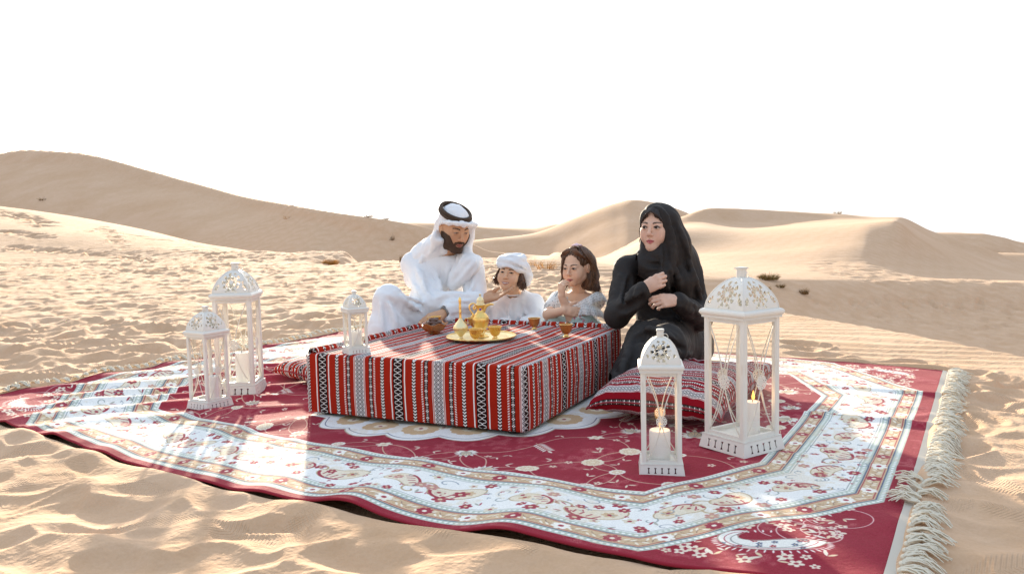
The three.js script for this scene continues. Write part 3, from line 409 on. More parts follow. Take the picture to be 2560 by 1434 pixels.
// ---------- floor cushions ----------
function cushion(label, pos, turn, w, d, h, seed, dent, mat = cushionMat, tilt = 0) {
  const t = thing('floor_cushion', label, 'cushion', pos, turn, undefined); t.rotation.x = tilt;
  const shape = (sgn) => grid(84, 60, (a, b) => {
    const x = 2 * a - 1, z = 2 * b - 1, k = Math.max(0, (1 - x ** 4) * (1 - z ** 4)), pin = 1 - 0.075 * (1 - z * z) * x * x * x * x, pin2 = 1 - 0.08 * (1 - x * x) * z * z * z * z;
    let y = h / 2 + sgn * h / 2 * Math.pow(k, 0.42) * (sgn > 0 ? 1 : 0.86);
    const edge = Math.pow(Math.max(Math.abs(x), Math.abs(z)), 5);
    y += sgn * (0.004 * n2(a * 7 + seed, b * 9) + 0.006 * edge * Math.sin((Math.abs(x) > Math.abs(z) ? b : a) * 46 + 4 * n2(a * 6, b * 6 + seed))) * Math.min(1, k * 4);
    const px = x * w / 2 * pin, pz = z * d / 2 * pin2; if (dent && sgn > 0) y -= dent(px, pz) * Math.min(1, k * 3);
    const droop = Math.pow(Math.abs(x * z), 6); y -= 0.35 * h * droop * 0.5;
    return V(px, y, pz);
  }, (a, b) => [b * d / PITCH_X * 1.35, a * w / PITCH_Y * 1.35]);
  part('cover', [shape(1), shape(-1)], mat, t);
  const rim = []; for (let i = 0; i < 4; i++) for (let k = 0; k < 16; k++) { const s = -1 + 2 * k / 16, [x, z] = [[s, 1], [1, -s], [-s, -1], [-1, s]][i], pin = 1 - 0.075 * (1 - z * z) * x ** 4, pin2 = 1 - 0.08 * (1 - x * x) * z ** 4; rim.push(V(x * w / 2 * pin, h / 2 - 0.175 * h * Math.pow(Math.abs(x * z), 6), z * d / 2 * pin2)); }
  part('seam_piping', tube(rim, 0.0035, 160, 5, true), std(rgb(0.3, 0.02, 0.03), 0.85), t);
  return t;
}

cushion('striped red floor cushion to the right of the table, with the woman seated on it', [0.775, 0.012, -3.64], -29 * Math.PI / 180, 0.54, 1.04, 0.19, 3, (x, z) => 0.07 * Math.exp(-((x * x) / 0.05 + (z + 0.38) ** 2 / 0.08)));
cushion('striped red cushion half hidden behind the left side of the table', [-0.93, 0.014, -4.41], 42 * Math.PI / 180, 0.52, 0.52, 0.12, 8, null, clothMat);
// ---------- lanterns ----------
const paint = (() => { const m = std(rgb(0.8, 0.785, 0.74), 0.45); m.map = canvas(256, 256, (c) => { const R = rng(8); c.fillStyle = '#fbfaf6'; c.fillRect(0, 0, 256, 256); for (let i = 0; i < 60; i++) { c.fillStyle = 'rgba(176,150,110,' + (0.05 + 0.16 * R()) + ')'; c.beginPath(); c.ellipse(R() * 256, R() * 256, 1 + R() * 5, 0.6 + R() * 1.4, R() * 3, 0, 7); c.fill(); } }); m.bumpMap = grey(128, 128, (u, v) => 0.5 + 0.3 * pn(u, v, 16, 5) + 0.15 * pn(u, v, 40, 6)); m.bumpScale = 0.0008; return m; })();
const seamMat = std(rgb(0.42, 0.33, 0.22), 0.7), wireMat = std(rgb(0.72, 0.68, 0.6), 0.45), glassMat = phys(rgb(0.985, 0.985, 0.97), 0.02, { transmission: 1, thickness: 0, ior: 1.5, side: THREE.DoubleSide });
const tess = new TessellateModifier(0.012, 5);
function lantern(label, pos, turn, H, sBody, sBase, sEave, yFloor, yEave) {
  const L = thing('lantern', label, 'lantern', pos, turn, undefined), hb = sBody / 2, he = sEave / 2, h0 = sBase / 2, q = sBody / 0.185, post = 0.0215 * Math.pow(q, 0.9);
  const spin = (g, k) => { g.rotateY(k * Math.PI / 2); return g; };
  // flared foot with five bone-shaped slots in each side
  const yf = yFloor * 0.92, side = new THREE.Shape([[-h0, 0], [h0, 0], [hb + 0.004, yf], [-hb - 0.004, yf]].map((p) => new THREE.Vector2(...p)));
  for (let i = -2; i <= 2; i++) { const x = i * sBody * 0.165, w = 0.0062 * q, m = 0.0024 * q, y0 = yf * 0.2, y1 = yf * 0.8, hh = new THREE.Path(); [[-w, y0], [w, y0], [m, y0 + yf * 0.16], [m, y1 - yf * 0.16], [w, y1], [-w, y1], [-m, y1 - yf * 0.16], [-m, y0 + yf * 0.16]].forEach((p, k) => (k ? hh.lineTo(x + p[0], p[1]) : hh.moveTo(x + p[0], p[1]))); side.holes.push(hh); }
  for (let k = 0; k < 4; k++) { const g = new THREE.ExtrudeGeometry(side, { depth: 0.003, bevelEnabled: false }); const a = Math.atan2(h0 - hb - 0.004, yf); g.translate(0, 0, -0.003); g.rotateX(-a); g.translate(0, 0.001, h0); part('foot_panel', spin(g, k), paint, L); }
  const slab = (s, y, t) => { const g = new THREE.BoxGeometry(s, t, s); g.translate(0, y, 0); return g; };
  part('floor_plate', slab(sBody + 0.008, yf + 0.003, 0.006), paint, L);
  // posts and rails
  const yTop = yEave - 0.008, hp = yTop - yf - 0.006;
  const sq = (w, h) => { const s = new THREE.Shape(), c = w * 0.18, a = w / 2; s.moveTo(-a + c, -a); s.lineTo(a - c, -a); s.lineTo(a, -a + c); s.lineTo(a, a - c); s.lineTo(a - c, a); s.lineTo(-a + c, a); s.lineTo(-a, a - c); s.lineTo(-a, -a + c); s.closePath(); const g = new THREE.ExtrudeGeometry(s, { depth: h, bevelEnabled: false }); g.rotateX(-Math.PI / 2); return g; };
  for (const [x, z] of [[1, 1], [-1, 1], [-1, -1], [1, -1]]) { const g = sq(post, hp); g.translate(x * (hb - post / 2), yf + 0.006, z * (hb - post / 2)); part('post', g, paint, L); }
  for (let k = 0; k < 4; k++) {
    const rail = (y) => { const g = new THREE.BoxGeometry(sBody - 2 * post, post * 0.62, post * 0.6); g.translate(0, y, hb - post / 2); return g; };
    for (const y of [yTop - post * 0.4, yf + 0.006 + post * 0.31]) part('rail', spin(rail(y), k), paint, L);
    const y0 = yf + 0.006 + post * 0.6, y1 = yTop - post * 0.7, zz = hb - post / 2, gx = hb - post;
    const pane = new THREE.PlaneGeometry(2 * gx, y1 - y0); pane.translate(0, (y0 + y1) / 2, zz - 0.002); part('pane', spin(pane, k), glassMat, L);
    // crossing wires and the pierced rosette in front of the glass
    const ym = y0 + (y1 - y0) * 0.47, zo = zz + 0.005, ws = [];
    for (const s of [1, -1]) ws.push(tube([[s * gx, y1, zo], [s * gx * 0.62, lerp(y1, ym, 0.3), zo], [s * gx * 0.26, lerp(y1, ym, 0.64), zo], [s * 0.006 * q, ym + 0.01, zo], [-s * gx * 0.12, lerp(ym, y0, 0.25), zo], [-s * gx * 0.48, lerp(ym, y0, 0.66), zo], [-s * gx, y0, zo]], 0.0021 * Math.sqrt(q), 40, 5));
    part('wire', spin(merge(ws), k), wireMat, L);
    const rr = gx * 0.36, ros = new THREE.Shape(); for (let i = 0; i <= 96; i++) { const t = i / 96 * 6.2832, r = rr * (0.9 + 0.13 * Math.abs(Math.sin(t * 5))); i ? ros.lineTo(r * Math.cos(t), r * Math.sin(t)) : ros.moveTo(r, 0); }
    for (let i = 0; i < 10; i++) { const t = (i + 0.5) / 10 * 6.2832; for (const [d, r] of [[0.8, 0.12], [0.5, 0.11]]) { const hh = new THREE.Path(); hh.absellipse(Math.cos(t + (d < 0.6 ? 0.314 : 0)) * rr * d, Math.sin(t + (d < 0.6 ? 0.314 : 0)) * rr * d, rr * r, rr * r, 0, 7, true); ros.holes.push(hh); } }
    for (let i = 0; i < 6; i++) { const t = i / 6 * 6.2832, hh = new THREE.Path(); hh.absellipse(Math.cos(t) * rr * 0.22, Math.sin(t) * rr * 0.22, rr * 0.07, rr * 0.07, 0, 7, true); ros.holes.push(hh); }
    const rg = new THREE.ExtrudeGeometry(ros, { depth: 0.0016, bevelEnabled: false, curveSegments: 6 }); rg.translate(0, ym, zo + 0.0022); part('rosette', spin(rg, k), paint, L);
  }
  // eave: a rolled moulding with a step below it
  const ring = (rad, y, r) => { const g = new THREE.BufferGeometry(), list = []; for (let k = 0; k < 4; k++) { const c = new THREE.CylinderGeometry(r, r, 2 * rad, 14, 1, true); c.rotateZ(Math.PI / 2); const p = c.attributes.position; for (let i = 0; i < p.count; i++) { p.setX(i, Math.sign(p.getX(i)) * (rad + p.getZ(i))); } c.translate(0, y, rad); list.push(spin(c, k)); } return merge(list); };
  const er = 0.0125 * Math.pow(q, 0.8);
  part('eave', [ring(he - er, yEave + er * 0.9, er), slab(sEave - er * 1.9, yEave + er * 0.35, er * 1.1), slab(sBody + 0.01, yEave - 0.003, 0.01)], paint, L);
  // domed roof: four bowed, pierced panels
  const yr = yEave + er * 1.7, yk = H * 0.96 - (H - yEave) * 0.06, hr = he - er * 1.2, hk = 0.015 * q, hh = yk - yr;
  const bow = (t) => lerp(hk, hr, Math.pow(Math.max(0, 1 - Math.pow(t, 1.75)), 0.72)), S = 100;
  const out = new THREE.Shape(); for (let i = 0; i <= 24; i++) { const t = i / 24; i ? out.lineTo(bow(t), t * hh) : out.moveTo(bow(0), 0); } for (let i = 24; i >= 0; i--) out.lineTo(-bow(i / 24), i / 24 * hh);
  const hole = (pts) => { for (const [x, y] of pts) { const t = y / hh; if (t < 0.06 || t > 0.94 || Math.abs(x) > bow(t) - 0.0055 * q) return; } const h = new THREE.Path(); pts.forEach((p, i) => (i ? h.lineTo(...p) : h.moveTo(...p))); h.closePath(); out.holes.push(h); };
  const petal = (cx, cy, t, r0, r1, w) => { const p = []; for (let i = 0; i < 10; i++) { const a = i / 10 * 6.2832, m = (r0 + r1) / 2, e = (r1 - r0) / 2, x = m + e * Math.cos(a), y = w * Math.sin(a) * (1 + 0.5 * Math.cos(a)); p.push([cx + x * Math.cos(t) - y * Math.sin(t), cy + x * Math.sin(t) + y * Math.cos(t)]); } hole(p); };
  const fan = (cx, cy, R0, n, ph, ok) => { for (let i = 0; i < n; i++) { const t = (i + ph) / n * 6.2832, a = t + Math.PI / n, at2 = (r, g) => [cx + r * Math.cos(g), cy + r * Math.sin(g)]; if (ok && !ok(...at2(R0 * 0.6, t))) continue; const w = Math.PI / n * 0.66; petal(cx, cy, t, R0 * 0.17, R0 * 0.66, R0 * 0.135 * 10 / n); hole([at2(R0 * 0.6, a - w * 0.3), at2(R0 * 0.97, a - w), at2(R0 * 1.02, a), at2(R0 * 0.97, a + w), at2(R0 * 0.6, a + w * 0.3)]); } };
  const R0 = Math.min(hh * 0.4, hr * 0.58), cy = hh * 0.5; fan(0, cy, R0, 10, 0.5);
  for (const s of [1, -1]) fan(s * hr * 0.62, hh * 0.22, R0 * 0.8, 10, 0, (x, y) => Math.hypot(x, y - cy) > R0 * 1.2 && y > hh * 0.12);
  for (const s of [1, -1]) for (const [x, y, w] of [[0.3, 0.86, 0.13], [0.26, 0.1, 0.12]]) { const px = s * bow(y) * x; hole([[px - w * R0, y * hh - w * R0 * 0.7], [px + w * R0, y * hh - w * R0 * 0.7], [px, y * hh + w * R0 * 1.3]]); }
  const flat = tess.modify(new THREE.ExtrudeGeometry(out, { depth: 0.002, bevelEnabled: false, curveSegments: 4 }));
  { const p = flat.attributes.position; for (let i = 0; i < p.count; i++) { const t = clamp(p.getY(i) / hh); p.setXYZ(i, p.getX(i), yr + p.getY(i), bow(t) - 0.001 + p.getZ(i)); } flat.computeVertexNormals(); }
  for (let k = 0; k < 4; k++) part('roof_panel', spin(flat.clone(), k), paint, L);
  const ribs = []; for (let k = 0; k < 4; k++) { const pts = []; for (let i = 0; i <= 12; i++) { const t = i / 12, b = bow(t); pts.push(V(b, yr + t * hh, b)); } const g = tube(pts, 0.0028 * q, 20, 6); ribs.push(spin(g, k)); } part('roof_rib', ribs, paint, L);
  // square chimney with a carrying ring
  const cap = sq(0.03 * Math.pow(q, 0.85), H - yk + 0.004); cap.translate(0, yk - 0.004, 0); part('chimney', [cap, slab(0.034 * Math.pow(q, 0.85), H - 0.004, 0.005)], paint, L);
  const tor = new THREE.TorusGeometry(0.021 * q, 0.0017 * q, 8, 30); tor.rotateY(0.5); tor.rotateZ(-0.5); tor.translate(0.017 * q, yk - 0.004 * q, 0.006); part('carrying_ring', tor, paint, L);
  return L;
}
const waxMat = phys(rgb(0.86, 0.85, 0.82), 0.5, { sheen: 0.1 }), wickMat = std(rgb(0.03, 0.025, 0.02), 0.9);
function candle(label, p, r, h, lit) {
  const c = thing('candle', label, 'candle', [p.x, p.y, p.z]);
  part('wax', lathe([[0.0002, 0], [r, 0], [r, h - 0.006], [r * 0.97, h - 0.001], [r * 0.9, h], [r * 0.75, h - 0.003], [0.0002, h - 0.005]], 32), waxMat, c);
  const w = part('wick', taper([V(0, h - 0.006, 0), V(0.001, h + 0.004, 0), V(0.003, h + 0.009, 0.001)], 0.0013, 0.001, 6, 5), wickMat, c);
  if (lit) {
    const g = lathe(smoothProfile([[0, 0], [0.0042, 0.004], [0.0058, 0.011], [0.004, 0.021], [0.0016, 0.031], [0, 0.036]], 18), 14); g.translate(0.003, h + 0.004, 0.001);
    const m = part('flame', g, new THREE.MeshStandardMaterial({ color: 0x000000, emissive: rgb(1, 0.42, 0.08), emissiveIntensity: 1.5, roughness: 1 }), c); m.castShadow = false;
    const l = new THREE.PointLight(rgb(1, 0.5, 0.16), 0.005); l.position.set(0.003, h + 0.018, 0.012); l.castShadow = true; c.add(l);
  }
}
const deg = Math.PI / 180, LB = [0.645, 0.185, 0.21, 0.208, 0.05, 0.478], LS = [0.466, 0.128, 0.146, 0.146, 0.033, 0.34], LT = [0.268, 0.083, 0.098, 0.096, 0.022, 0.186];
const spot = (x, z) => { let y = 0; for (const [dx, dz] of [[0, 0], [0.08, 0], [-0.08, 0], [0, 0.08], [0, -0.08]]) { const gx = x + dx, gz = z + dz; y += 0.006 + base(gx, gz) + 0.004; } return y / 5; };
const lamp = (label, x, d, turn, dims, y) => { lantern(label, [x, y ?? spot(x, -d), -d], turn * deg, ...dims); return V(x, (y ?? spot(x, -d)) + dims[4] * 0.92 + 0.006, -d); };
let lf;
lf = lamp('tallest white lantern with pierced dome roof, right front of the carpet, holding a lit candle', 0.807, 2.94, 33, LB);
candle('white candle burning inside the tall right-hand lantern', lf.clone().add(V(0.035, 0, 0.012)), 0.026, 0.118, true);
lf = lamp('shorter right-hand white lantern, left of the tallest one, lit candle inside', 0.478, 2.705, -8, LS);
candle('stout white candle burning inside the shorter right-hand lantern', lf.clone().add(V(-0.006, 0, 0.01)), 0.034, 0.1, true);
lf = lamp('tall white lantern at the left of the carpet, standing behind the shorter one', -1.361, 4.125, 2, LB);
candle('unlit white candle inside the tall left-hand lantern', lf.clone().add(V(0.012, 0, 0.0)), 0.033, 0.15, false);
lf = lamp('shorter white lantern at the left front of the carpet, one corner turned to the camera', -1.403, 3.812, -32, LS);
candle('unlit white candle inside the shorter left-hand lantern', lf.clone().add(V(0.024, 0, 0.012)), 0.028, 0.11, false);
lf = lamp('smallest white lantern, standing on the left corner of the striped table', -0.68, 3.595, 29, LT, TH - 0.002);
candle('small white candle inside the lantern on the table', lf, 0.026, 0.07, false);
// ---------- brass coffee service ----------
const etch = grey(512, 256, (u, v) => { const k = Math.sin(u * 6.2832 * 14) * Math.sin(v * 6.2832 * 7), m = Math.sin(u * 6.2832 * 28 + 3 * Math.sin(v * 40)); return 0.5 + 0.25 * Math.sign(k) * Math.abs(k) ** 0.4 + 0.15 * m + 0.1 * pn(u, v, 64, 2); });
const gold = std(rgb(0.93, 0.62, 0.2), 0.3, { metalness: 1, bumpMap: etch, bumpScale: 0.0012 }), goldPlain = std(rgb(0.95, 0.66, 0.24), 0.24, { metalness: 1 }), paleGold = std(rgb(0.9, 0.74, 0.42), 0.42, { metalness: 1, bumpMap: etch, bumpScale: 0.001 }), amber = phys(rgb(0.8, 0.42, 0.07), 0.25, { metalness: 0.75, bumpMap: etch, bumpScale: 0.0016, clearcoat: 0.5, clearcoatRoughness: 0.2 }), darkAmber = phys(rgb(0.5, 0.2, 0.04), 0.25, { metalness: 0.6, bumpMap: etch, bumpScale: 0.0016, clearcoat: 0.5, clearcoatRoughness: 0.2 });
const place = (x, d) => [x, TH - 0.002, -d];
{
  const tr = thing('tray', 'round gold tray on the table, holding the coffee pot, rosewater flask and two cups', 'tray', place(-0.15, 3.915));
  part('plate', lathe([[0.0002, 0.004], [0.118, 0.004], [0.126, 0.0045], [0.131, 0.008], [0.158, 0.012], [0.162, 0.0165], [0.166, 0.0165], [0.166, 0.0145], [0.158, 0.009], [0.131, 0.004], [0.115, 0.001], [0.0002, 0.001]], 72), paleGold, tr);
  part('rim', new THREE.TorusGeometry(0.164, 0.0028, 8, 80).rotateX(Math.PI / 2).translate(0, 0.0165, 0), goldPlain, tr);
}
function cup(label, x, d, handle, turn, mat, lift = 0, s = 1) {
  const p = place(x, d), c = thing('coffee_cup', label, 'cup', [p[0], p[1] + lift, p[2]], turn); c.scale.setScalar(s);
  part('bowl', lathe(smoothProfile([[0.008, 0.013], [0.017, 0.018], [0.025, 0.032], [0.029, 0.05], [0.032, 0.0575], [0.0318, 0.0585], [0.0295, 0.057], [0.0265, 0.05], [0.022, 0.033], [0.014, 0.021], [0.0003, 0.0175]], 50), 36), mat, c);
  part('foot', lathe(smoothProfile([[0.0003, 0], [0.0155, 0], [0.016, 0.0025], [0.011, 0.006], [0.009, 0.012], [0.011, 0.0165]], 26), 30), goldPlain, c);
  part('rim', new THREE.TorusGeometry(0.031, 0.0014, 6, 40).rotateX(Math.PI / 2).translate(0, 0.058, 0), goldPlain, c);
  if (handle) part('handle', tube([[0.029, 0.05, 0], [0.038, 0.056, 0], [0.046, 0.052, 0], [0.047, 0.042, 0], [0.039, 0.034, 0], [0.026, 0.031, 0]], 0.0026, 24, 7), goldPlain, c);
}
cup('gold cup on the tray, in front of the coffee pot', -0.172, 3.805, true, 0.35, amber, 0.005);
cup('gold cup with a handle on the tray, right of the coffee pot', -0.083, 3.875, true, 3.0, amber, 0.005);
cup('gold cup half hidden behind the coffee pot', -0.2, 4.27, true, 2.9, amber);
cup('gold cup with a handle, behind the bowl of dates', -0.405, 4.39, true, 3.1, amber, 0, 0.95);
cup('dark amber cup on a gold foot, in front of the boy and girl', 0.108, 4.2, false, 0, darkAmber);
cup('amber cup nearest the right side of the table', 0.25, 3.92, false, 0, darkAmber, 0, 1.02);
{
  const p = place(-0.152, 3.955), e = thing('coffee_pot', 'gold Arabic coffee pot with curved handle and beak spout, on the tray', 'coffee pot', [p[0], p[1] + 0.005, p[2]], 0.1);
  const body = smoothProfile([[0.0003, 0], [0.034, 0], [0.035, 0.003], [0.024, 0.009], [0.013, 0.018], [0.0125, 0.024], [0.022, 0.034], [0.033, 0.052], [0.0395, 0.075], [0.038, 0.092], [0.028, 0.108], [0.0185, 0.12], [0.0165, 0.132], [0.019, 0.144], [0.023, 0.15], [0.0225, 0.152], [0.0003, 0.152]], 80);
  part('body', lathe(body, 44), gold, e);
  for (const [y, r] of [[0.094, 0.0372], [0.118, 0.0192], [0.034, 0.022]]) part('band', new THREE.TorusGeometry(r, 0.0015, 6, 40).rotateX(Math.PI / 2).translate(0, y, 0), goldPlain, e);
  part('lid', lathe(smoothProfile([[0.0003, 0.205], [0.004, 0.204], [0.006, 0.2], [0.0035, 0.196], [0.004, 0.192], [0.011, 0.186], [0.017, 0.176], [0.018, 0.17], [0.0165, 0.168], [0.019, 0.162], [0.0185, 0.158], [0.022, 0.152], [0.0003, 0.151]], 50), 36), paleGold, e);
  const spout = new THREE.CatmullRomCurve3([V(0.012, 0.124, 0), V(0.02, 0.138, 0), V(0.033, 0.149, 0), V(0.05, 0.1535, 0), V(0.063, 0.151, 0)]);
  const sp = taper(spout.getPoints(8), (t) => lerp(0.0135, 0.0035, Math.pow(t, 0.7)), 0, 18, 12); sp.scale(1, 1, 0.8); part('spout', sp, gold, e);
  part('handle', taper([V(-0.018, 0.146, 0), V(-0.022, 0.136, 0), V(-0.03, 0.132, 0), V(-0.032, 0.14, 0), V(-0.024, 0.152, 0), V(-0.03, 0.16, 0), V(-0.043, 0.158, 0), V(-0.052, 0.146, 0), V(-0.05, 0.13, 0), V(-0.041, 0.116, 0), V(-0.036, 0.104, 0), V(-0.043, 0.098, 0), V(-0.038, 0.09, 0)].map((q) => q), (t) => 0.0032 + 0.0014 * Math.sin(t * 9) ** 2, 0, 60, 8), goldPlain, e);
  const gem = new THREE.SphereGeometry(0.0055, 16, 10); gem.scale(1, 1.15, 0.5); gem.translate(-0.002, 0.132, 0.0165); part('gem', gem, phys(rgb(0.16, 0.03, 0.4), 0.1, { clearcoat: 1 }), e, 'purple stone set in the neck');
  const set = new THREE.TorusGeometry(0.006, 0.0011, 6, 20); set.translate(-0.002, 0.132, 0.0165); part('gem_setting', set, goldPlain, e);
}
{
  const p = place(-0.243, 3.87), b = thing('rosewater_flask', 'gold rosewater flask with a long thin neck, left on the tray', 'flask', [p[0], p[1] + 0.005, p[2]]);
  part('body', lathe(smoothProfile([[0.0003, 0], [0.019, 0], [0.02, 0.003], [0.011, 0.009], [0.0085, 0.016], [0.017, 0.026], [0.029, 0.04], [0.0345, 0.054], [0.0325, 0.064], [0.024, 0.076], [0.014, 0.088], [0.0075, 0.099], [0.0062, 0.104]], 60), 40), paleGold, b);
  part('neck', lathe([[0.0062, 0.1], [0.0068, 0.104], [0.0056, 0.108], [0.0056, 0.128], [0.0078, 0.13], [0.0056, 0.133], [0.0054, 0.15], [0.0075, 0.152], [0.0054, 0.155], [0.0052, 0.172], [0.0072, 0.174], [0.0056, 0.177], [0.007, 0.184], [0.006, 0.192], [0.0025, 0.199], [0.0003, 0.2]], 22), goldPlain, b);
  part('waist_band', new THREE.TorusGeometry(0.0345, 0.0016, 6, 40).rotateX(Math.PI / 2).translate(0, 0.055, 0), goldPlain, b);
}
{
  const p = place(-0.392, 4.14), b = thing('bowl', 'amber glass bowl filled with dates, in front of the man', 'bowl', p);
  const g = lathe(smoothProfile([[0.0003, 0.004], [0.022, 0], [0.027, 0.003], [0.03, 0.008], [0.05, 0.022], [0.064, 0.042], [0.068, 0.05], [0.066, 0.051], [0.06, 0.042], [0.046, 0.026], [0.025, 0.014], [0.0003, 0.012]], 60), 60);
  { const q = g.attributes.position; for (let i = 0; i < q.count; i++) { const a = Math.atan2(q.getZ(i), q.getX(i)), r = Math.hypot(q.getX(i), q.getZ(i)), k = smooth(0.03, 0.066, r), w = 1 + 0.05 * k * Math.cos(a * 12); q.setXYZ(i, q.getX(i) * w, q.getY(i) + 0.005 * k * Math.cos(a * 6), q.getZ(i) * w); } g.computeVertexNormals(); }
  part('glass', g, phys(rgb(0.5, 0.2, 0.05), 0.2, { metalness: 0.45, clearcoat: 0.6, clearcoatRoughness: 0.15, bumpMap: etch, bumpScale: 0.001 }), b);
  const dm = phys(rgb(0.1, 0.035, 0.016), 0.38, { clearcoat: 0.25, clearcoatRoughness: 0.4 }), R = rng(12);
  for (let i = 0; i < 17; i++) {
    const d = new THREE.SphereGeometry(0.0115, 14, 10); d.scale(1.75, 0.95, 1); const q = d.attributes.position; for (let k = 0; k < q.count; k++) { const w = 1 + 0.1 * n3(q.getX(k) * 160 + i * 7, q.getY(k) * 330, q.getZ(k) * 330); q.setXYZ(k, q.getX(k) * (1 + 0.03 * w), q.getY(k) * w, q.getZ(k) * w); } d.computeVertexNormals();
    const lay = i < 8 ? 0 : i < 14 ? 1 : 2, n = [8, 6, 3][lay], a = (i / n) * 6.283 + lay * 0.5, r = [0.042, 0.026, 0.01][lay];
    const o = single('date', d, dm, 'glossy brown date heaped in the amber bowl on the striped table', 'date', 'dates heaped in the amber bowl');
    o.position.set(p[0] + r * Math.cos(a), p[1] + [0.04, 0.054, 0.066][lay] + 0.003 * R(), p[2] + r * Math.sin(a)); o.rotation.set((R() - 0.5) * 0.6, -a + 1.57 + (R() - 0.5) * 1.4, (R() - 0.5) * 0.7);
  }
}
// ---------- soft shapes: distance fields meshed with surface nets ----------
const smin = (a, b, k) => { if (k <= 0) return Math.min(a, b); const h = Math.max(k - Math.abs(a - b), 0) / k; return Math.min(a, b) - h * h * k * 0.25; };
class Field {
  constructor() { this.p = []; this.warp = null; }
  add(f, c, R, k = 0.02, op = 1) { this.p.push({ f, x: c.x, y: c.y, z: c.z, R, k, op }); return this; }
  cone(a, b, ra, rb, k = 0.02, op = 1) {
    const ax = a.x, ay = a.y, az = a.z, bx = b.x - ax, by = b.y - ay, bz = b.z - az, l2 = bx * bx + by * by + bz * bz || 1e-9, dr = rb - ra;
    return this.add((x, y, z) => { const px = x - ax, py = y - ay, pz = z - az; let t = (px * bx + py * by + pz * bz) / l2; t = t < 0 ? 0 : t > 1 ? 1 : t; const qx = px - bx * t, qy = py - by * t, qz = pz - bz * t; return Math.sqrt(qx * qx + qy * qy + qz * qz) - ra - dr * t; }, a.clone().add(b).multiplyScalar(0.5), Math.sqrt(l2) / 2 + Math.max(ra, rb), k, op);
  }
  chain(pts, rs, k = 0.02, op = 1) { for (let i = 0; i < pts.length - 1; i++) this.cone(pts[i], pts[i + 1], Array.isArray(rs) ? rs[i] : rs, Array.isArray(rs) ? rs[i + 1] : rs, k, op); return this; }
  ball(c, r, k = 0.02, op = 1) { const { x: a, y: b, z: d } = c; return this.add((x, y, z) => Math.sqrt((x - a) ** 2 + (y - b) ** 2 + (z - d) ** 2) - r, c, r, k, op); }
  egg(c, r, k = 0.02, op = 1, rot) {
    const m = rot ? new THREE.Matrix3().setFromMatrix4(new THREE.Matrix4().makeRotationFromEuler(new THREE.Euler(...rot, 'YXZ'))).transpose().elements : null, [rx, ry, rz] = r, { x: cx, y: cy, z: cz } = c;
    return this.add((x, y, z) => { let px = x - cx, py = y - cy, pz = z - cz; if (m) { const a = m[0] * px + m[3] * py + m[6] * pz, b = m[1] * px + m[4] * py + m[7] * pz; pz = m[2] * px + m[5] * py + m[8] * pz; px = a; py = b; } const ax = px / rx, ay = py / ry, az = pz / rz, k0 = Math.sqrt(ax * ax + ay * ay + az * az), bx = ax / rx, by = ay / ry, bz = az / rz, k1 = Math.sqrt(bx * bx + by * by + bz * bz); return k1 < 1e-9 ? -Math.min(rx, ry, rz) : k0 * (k0 - 1) / k1; }, c, Math.max(rx, ry, rz), k, op);
  }
  at(x, y, z) {
    let d = 1e3; const P = this.p;
    for (let i = 0; i < P.length; i++) { const q = P[i], dx = x - q.x, dy = y - q.y, dz = z - q.z, far = q.R + q.k + (q.op > 0 ? d : Math.max(0, -d) + 0.0); if (far > 0 && dx * dx + dy * dy + dz * dz > far * far) { if (d < 900 || q.op < 0) continue; } const v = q.f(x, y, z); d = q.op > 0 ? smin(d, v, q.k) : -smin(-d, v, q.k); }
    if (this.warp && Math.abs(d) < 0.08) d += this.warp(x, y, z, d);
    return d;
  }
  hit(px, py, d0 = 3, d1 = 6) { const a = at(px, py, d0), b = at(px, py, d1), L = a.distanceTo(b), u = b.clone().sub(a).normalize(); let t = 0; for (let i = 0; i < 160 && t < L; i++) { const q = a.clone().addScaledVector(u, t), d = this.at(q.x, q.y, q.z); if (d < 0.0008) return q; t += Math.max(0.001, d * 0.7); } return null; }
  // a fold of cloth along picture points, raised (r > 0) or pressed in (r < 0)
  folds(list) { const out = []; for (const [pts, r, sink = 0.45] of list) { const h = pts.map((p) => this.hit(p[0], p[1])).filter(Boolean); if (h.length > 1) {  const c = new THREE.CatmullRomCurve3(h).getPoints(Math.max(3, h.length * 2)); out.push([c, r * 1.25, sink]); } } for (const [c, r, sink] of out) { const a = Math.abs(r), cam = camera.position, pts = c.map((q) => q.clone().addScaledVector(q.clone().sub(cam).normalize(), r > 0 ? a * sink : -a * 0.55)); this.chain(pts, pts.map((_, i) => a * Math.sin(Math.PI * (0.14 + 0.8 * i / (pts.length - 1)))), a * 1.3, r > 0 ? 1 : -1); } return this; }
  mesh(lo, hi, h, paint) {
    const nx = Math.ceil((hi.x - lo.x) / h) + 1, ny = Math.ceil((hi.y - lo.y) / h) + 1, nz = Math.ceil((hi.z - lo.z) / h) + 1, D = new Float32Array(nx * ny * nz), B = 6, id = (i, j, k) => (k * ny + j) * nx + i;
    for (let k = 0; k < nz; k += B) for (let j = 0; j < ny; j += B) for (let i = 0; i < nx; i += B) {
      const c = this.at(lo.x + (i + B / 2) * h, lo.y + (j + B / 2) * h, lo.z + (k + B / 2) * h), far = Math.abs(c) > h * B * 1.25 + 0.012;
      for (let kk = k; kk < Math.min(nz, k + B); kk++) for (let jj = j; jj < Math.min(ny, j + B); jj++) for (let ii = i; ii < Math.min(nx, i + B); ii++) D[id(ii, jj, kk)] = far ? c : this.at(lo.x + ii * h, lo.y + jj * h, lo.z + kk * h);
    }
    const vid = new Int32Array(nx * ny * nz).fill(-1), pos = [], ix = [], E = [[0, 1], [2, 3], [4, 5], [6, 7], [0, 2], [1, 3], [4, 6], [5, 7], [0, 4], [1, 5], [2, 6], [3, 7]], v = new Float32Array(8);
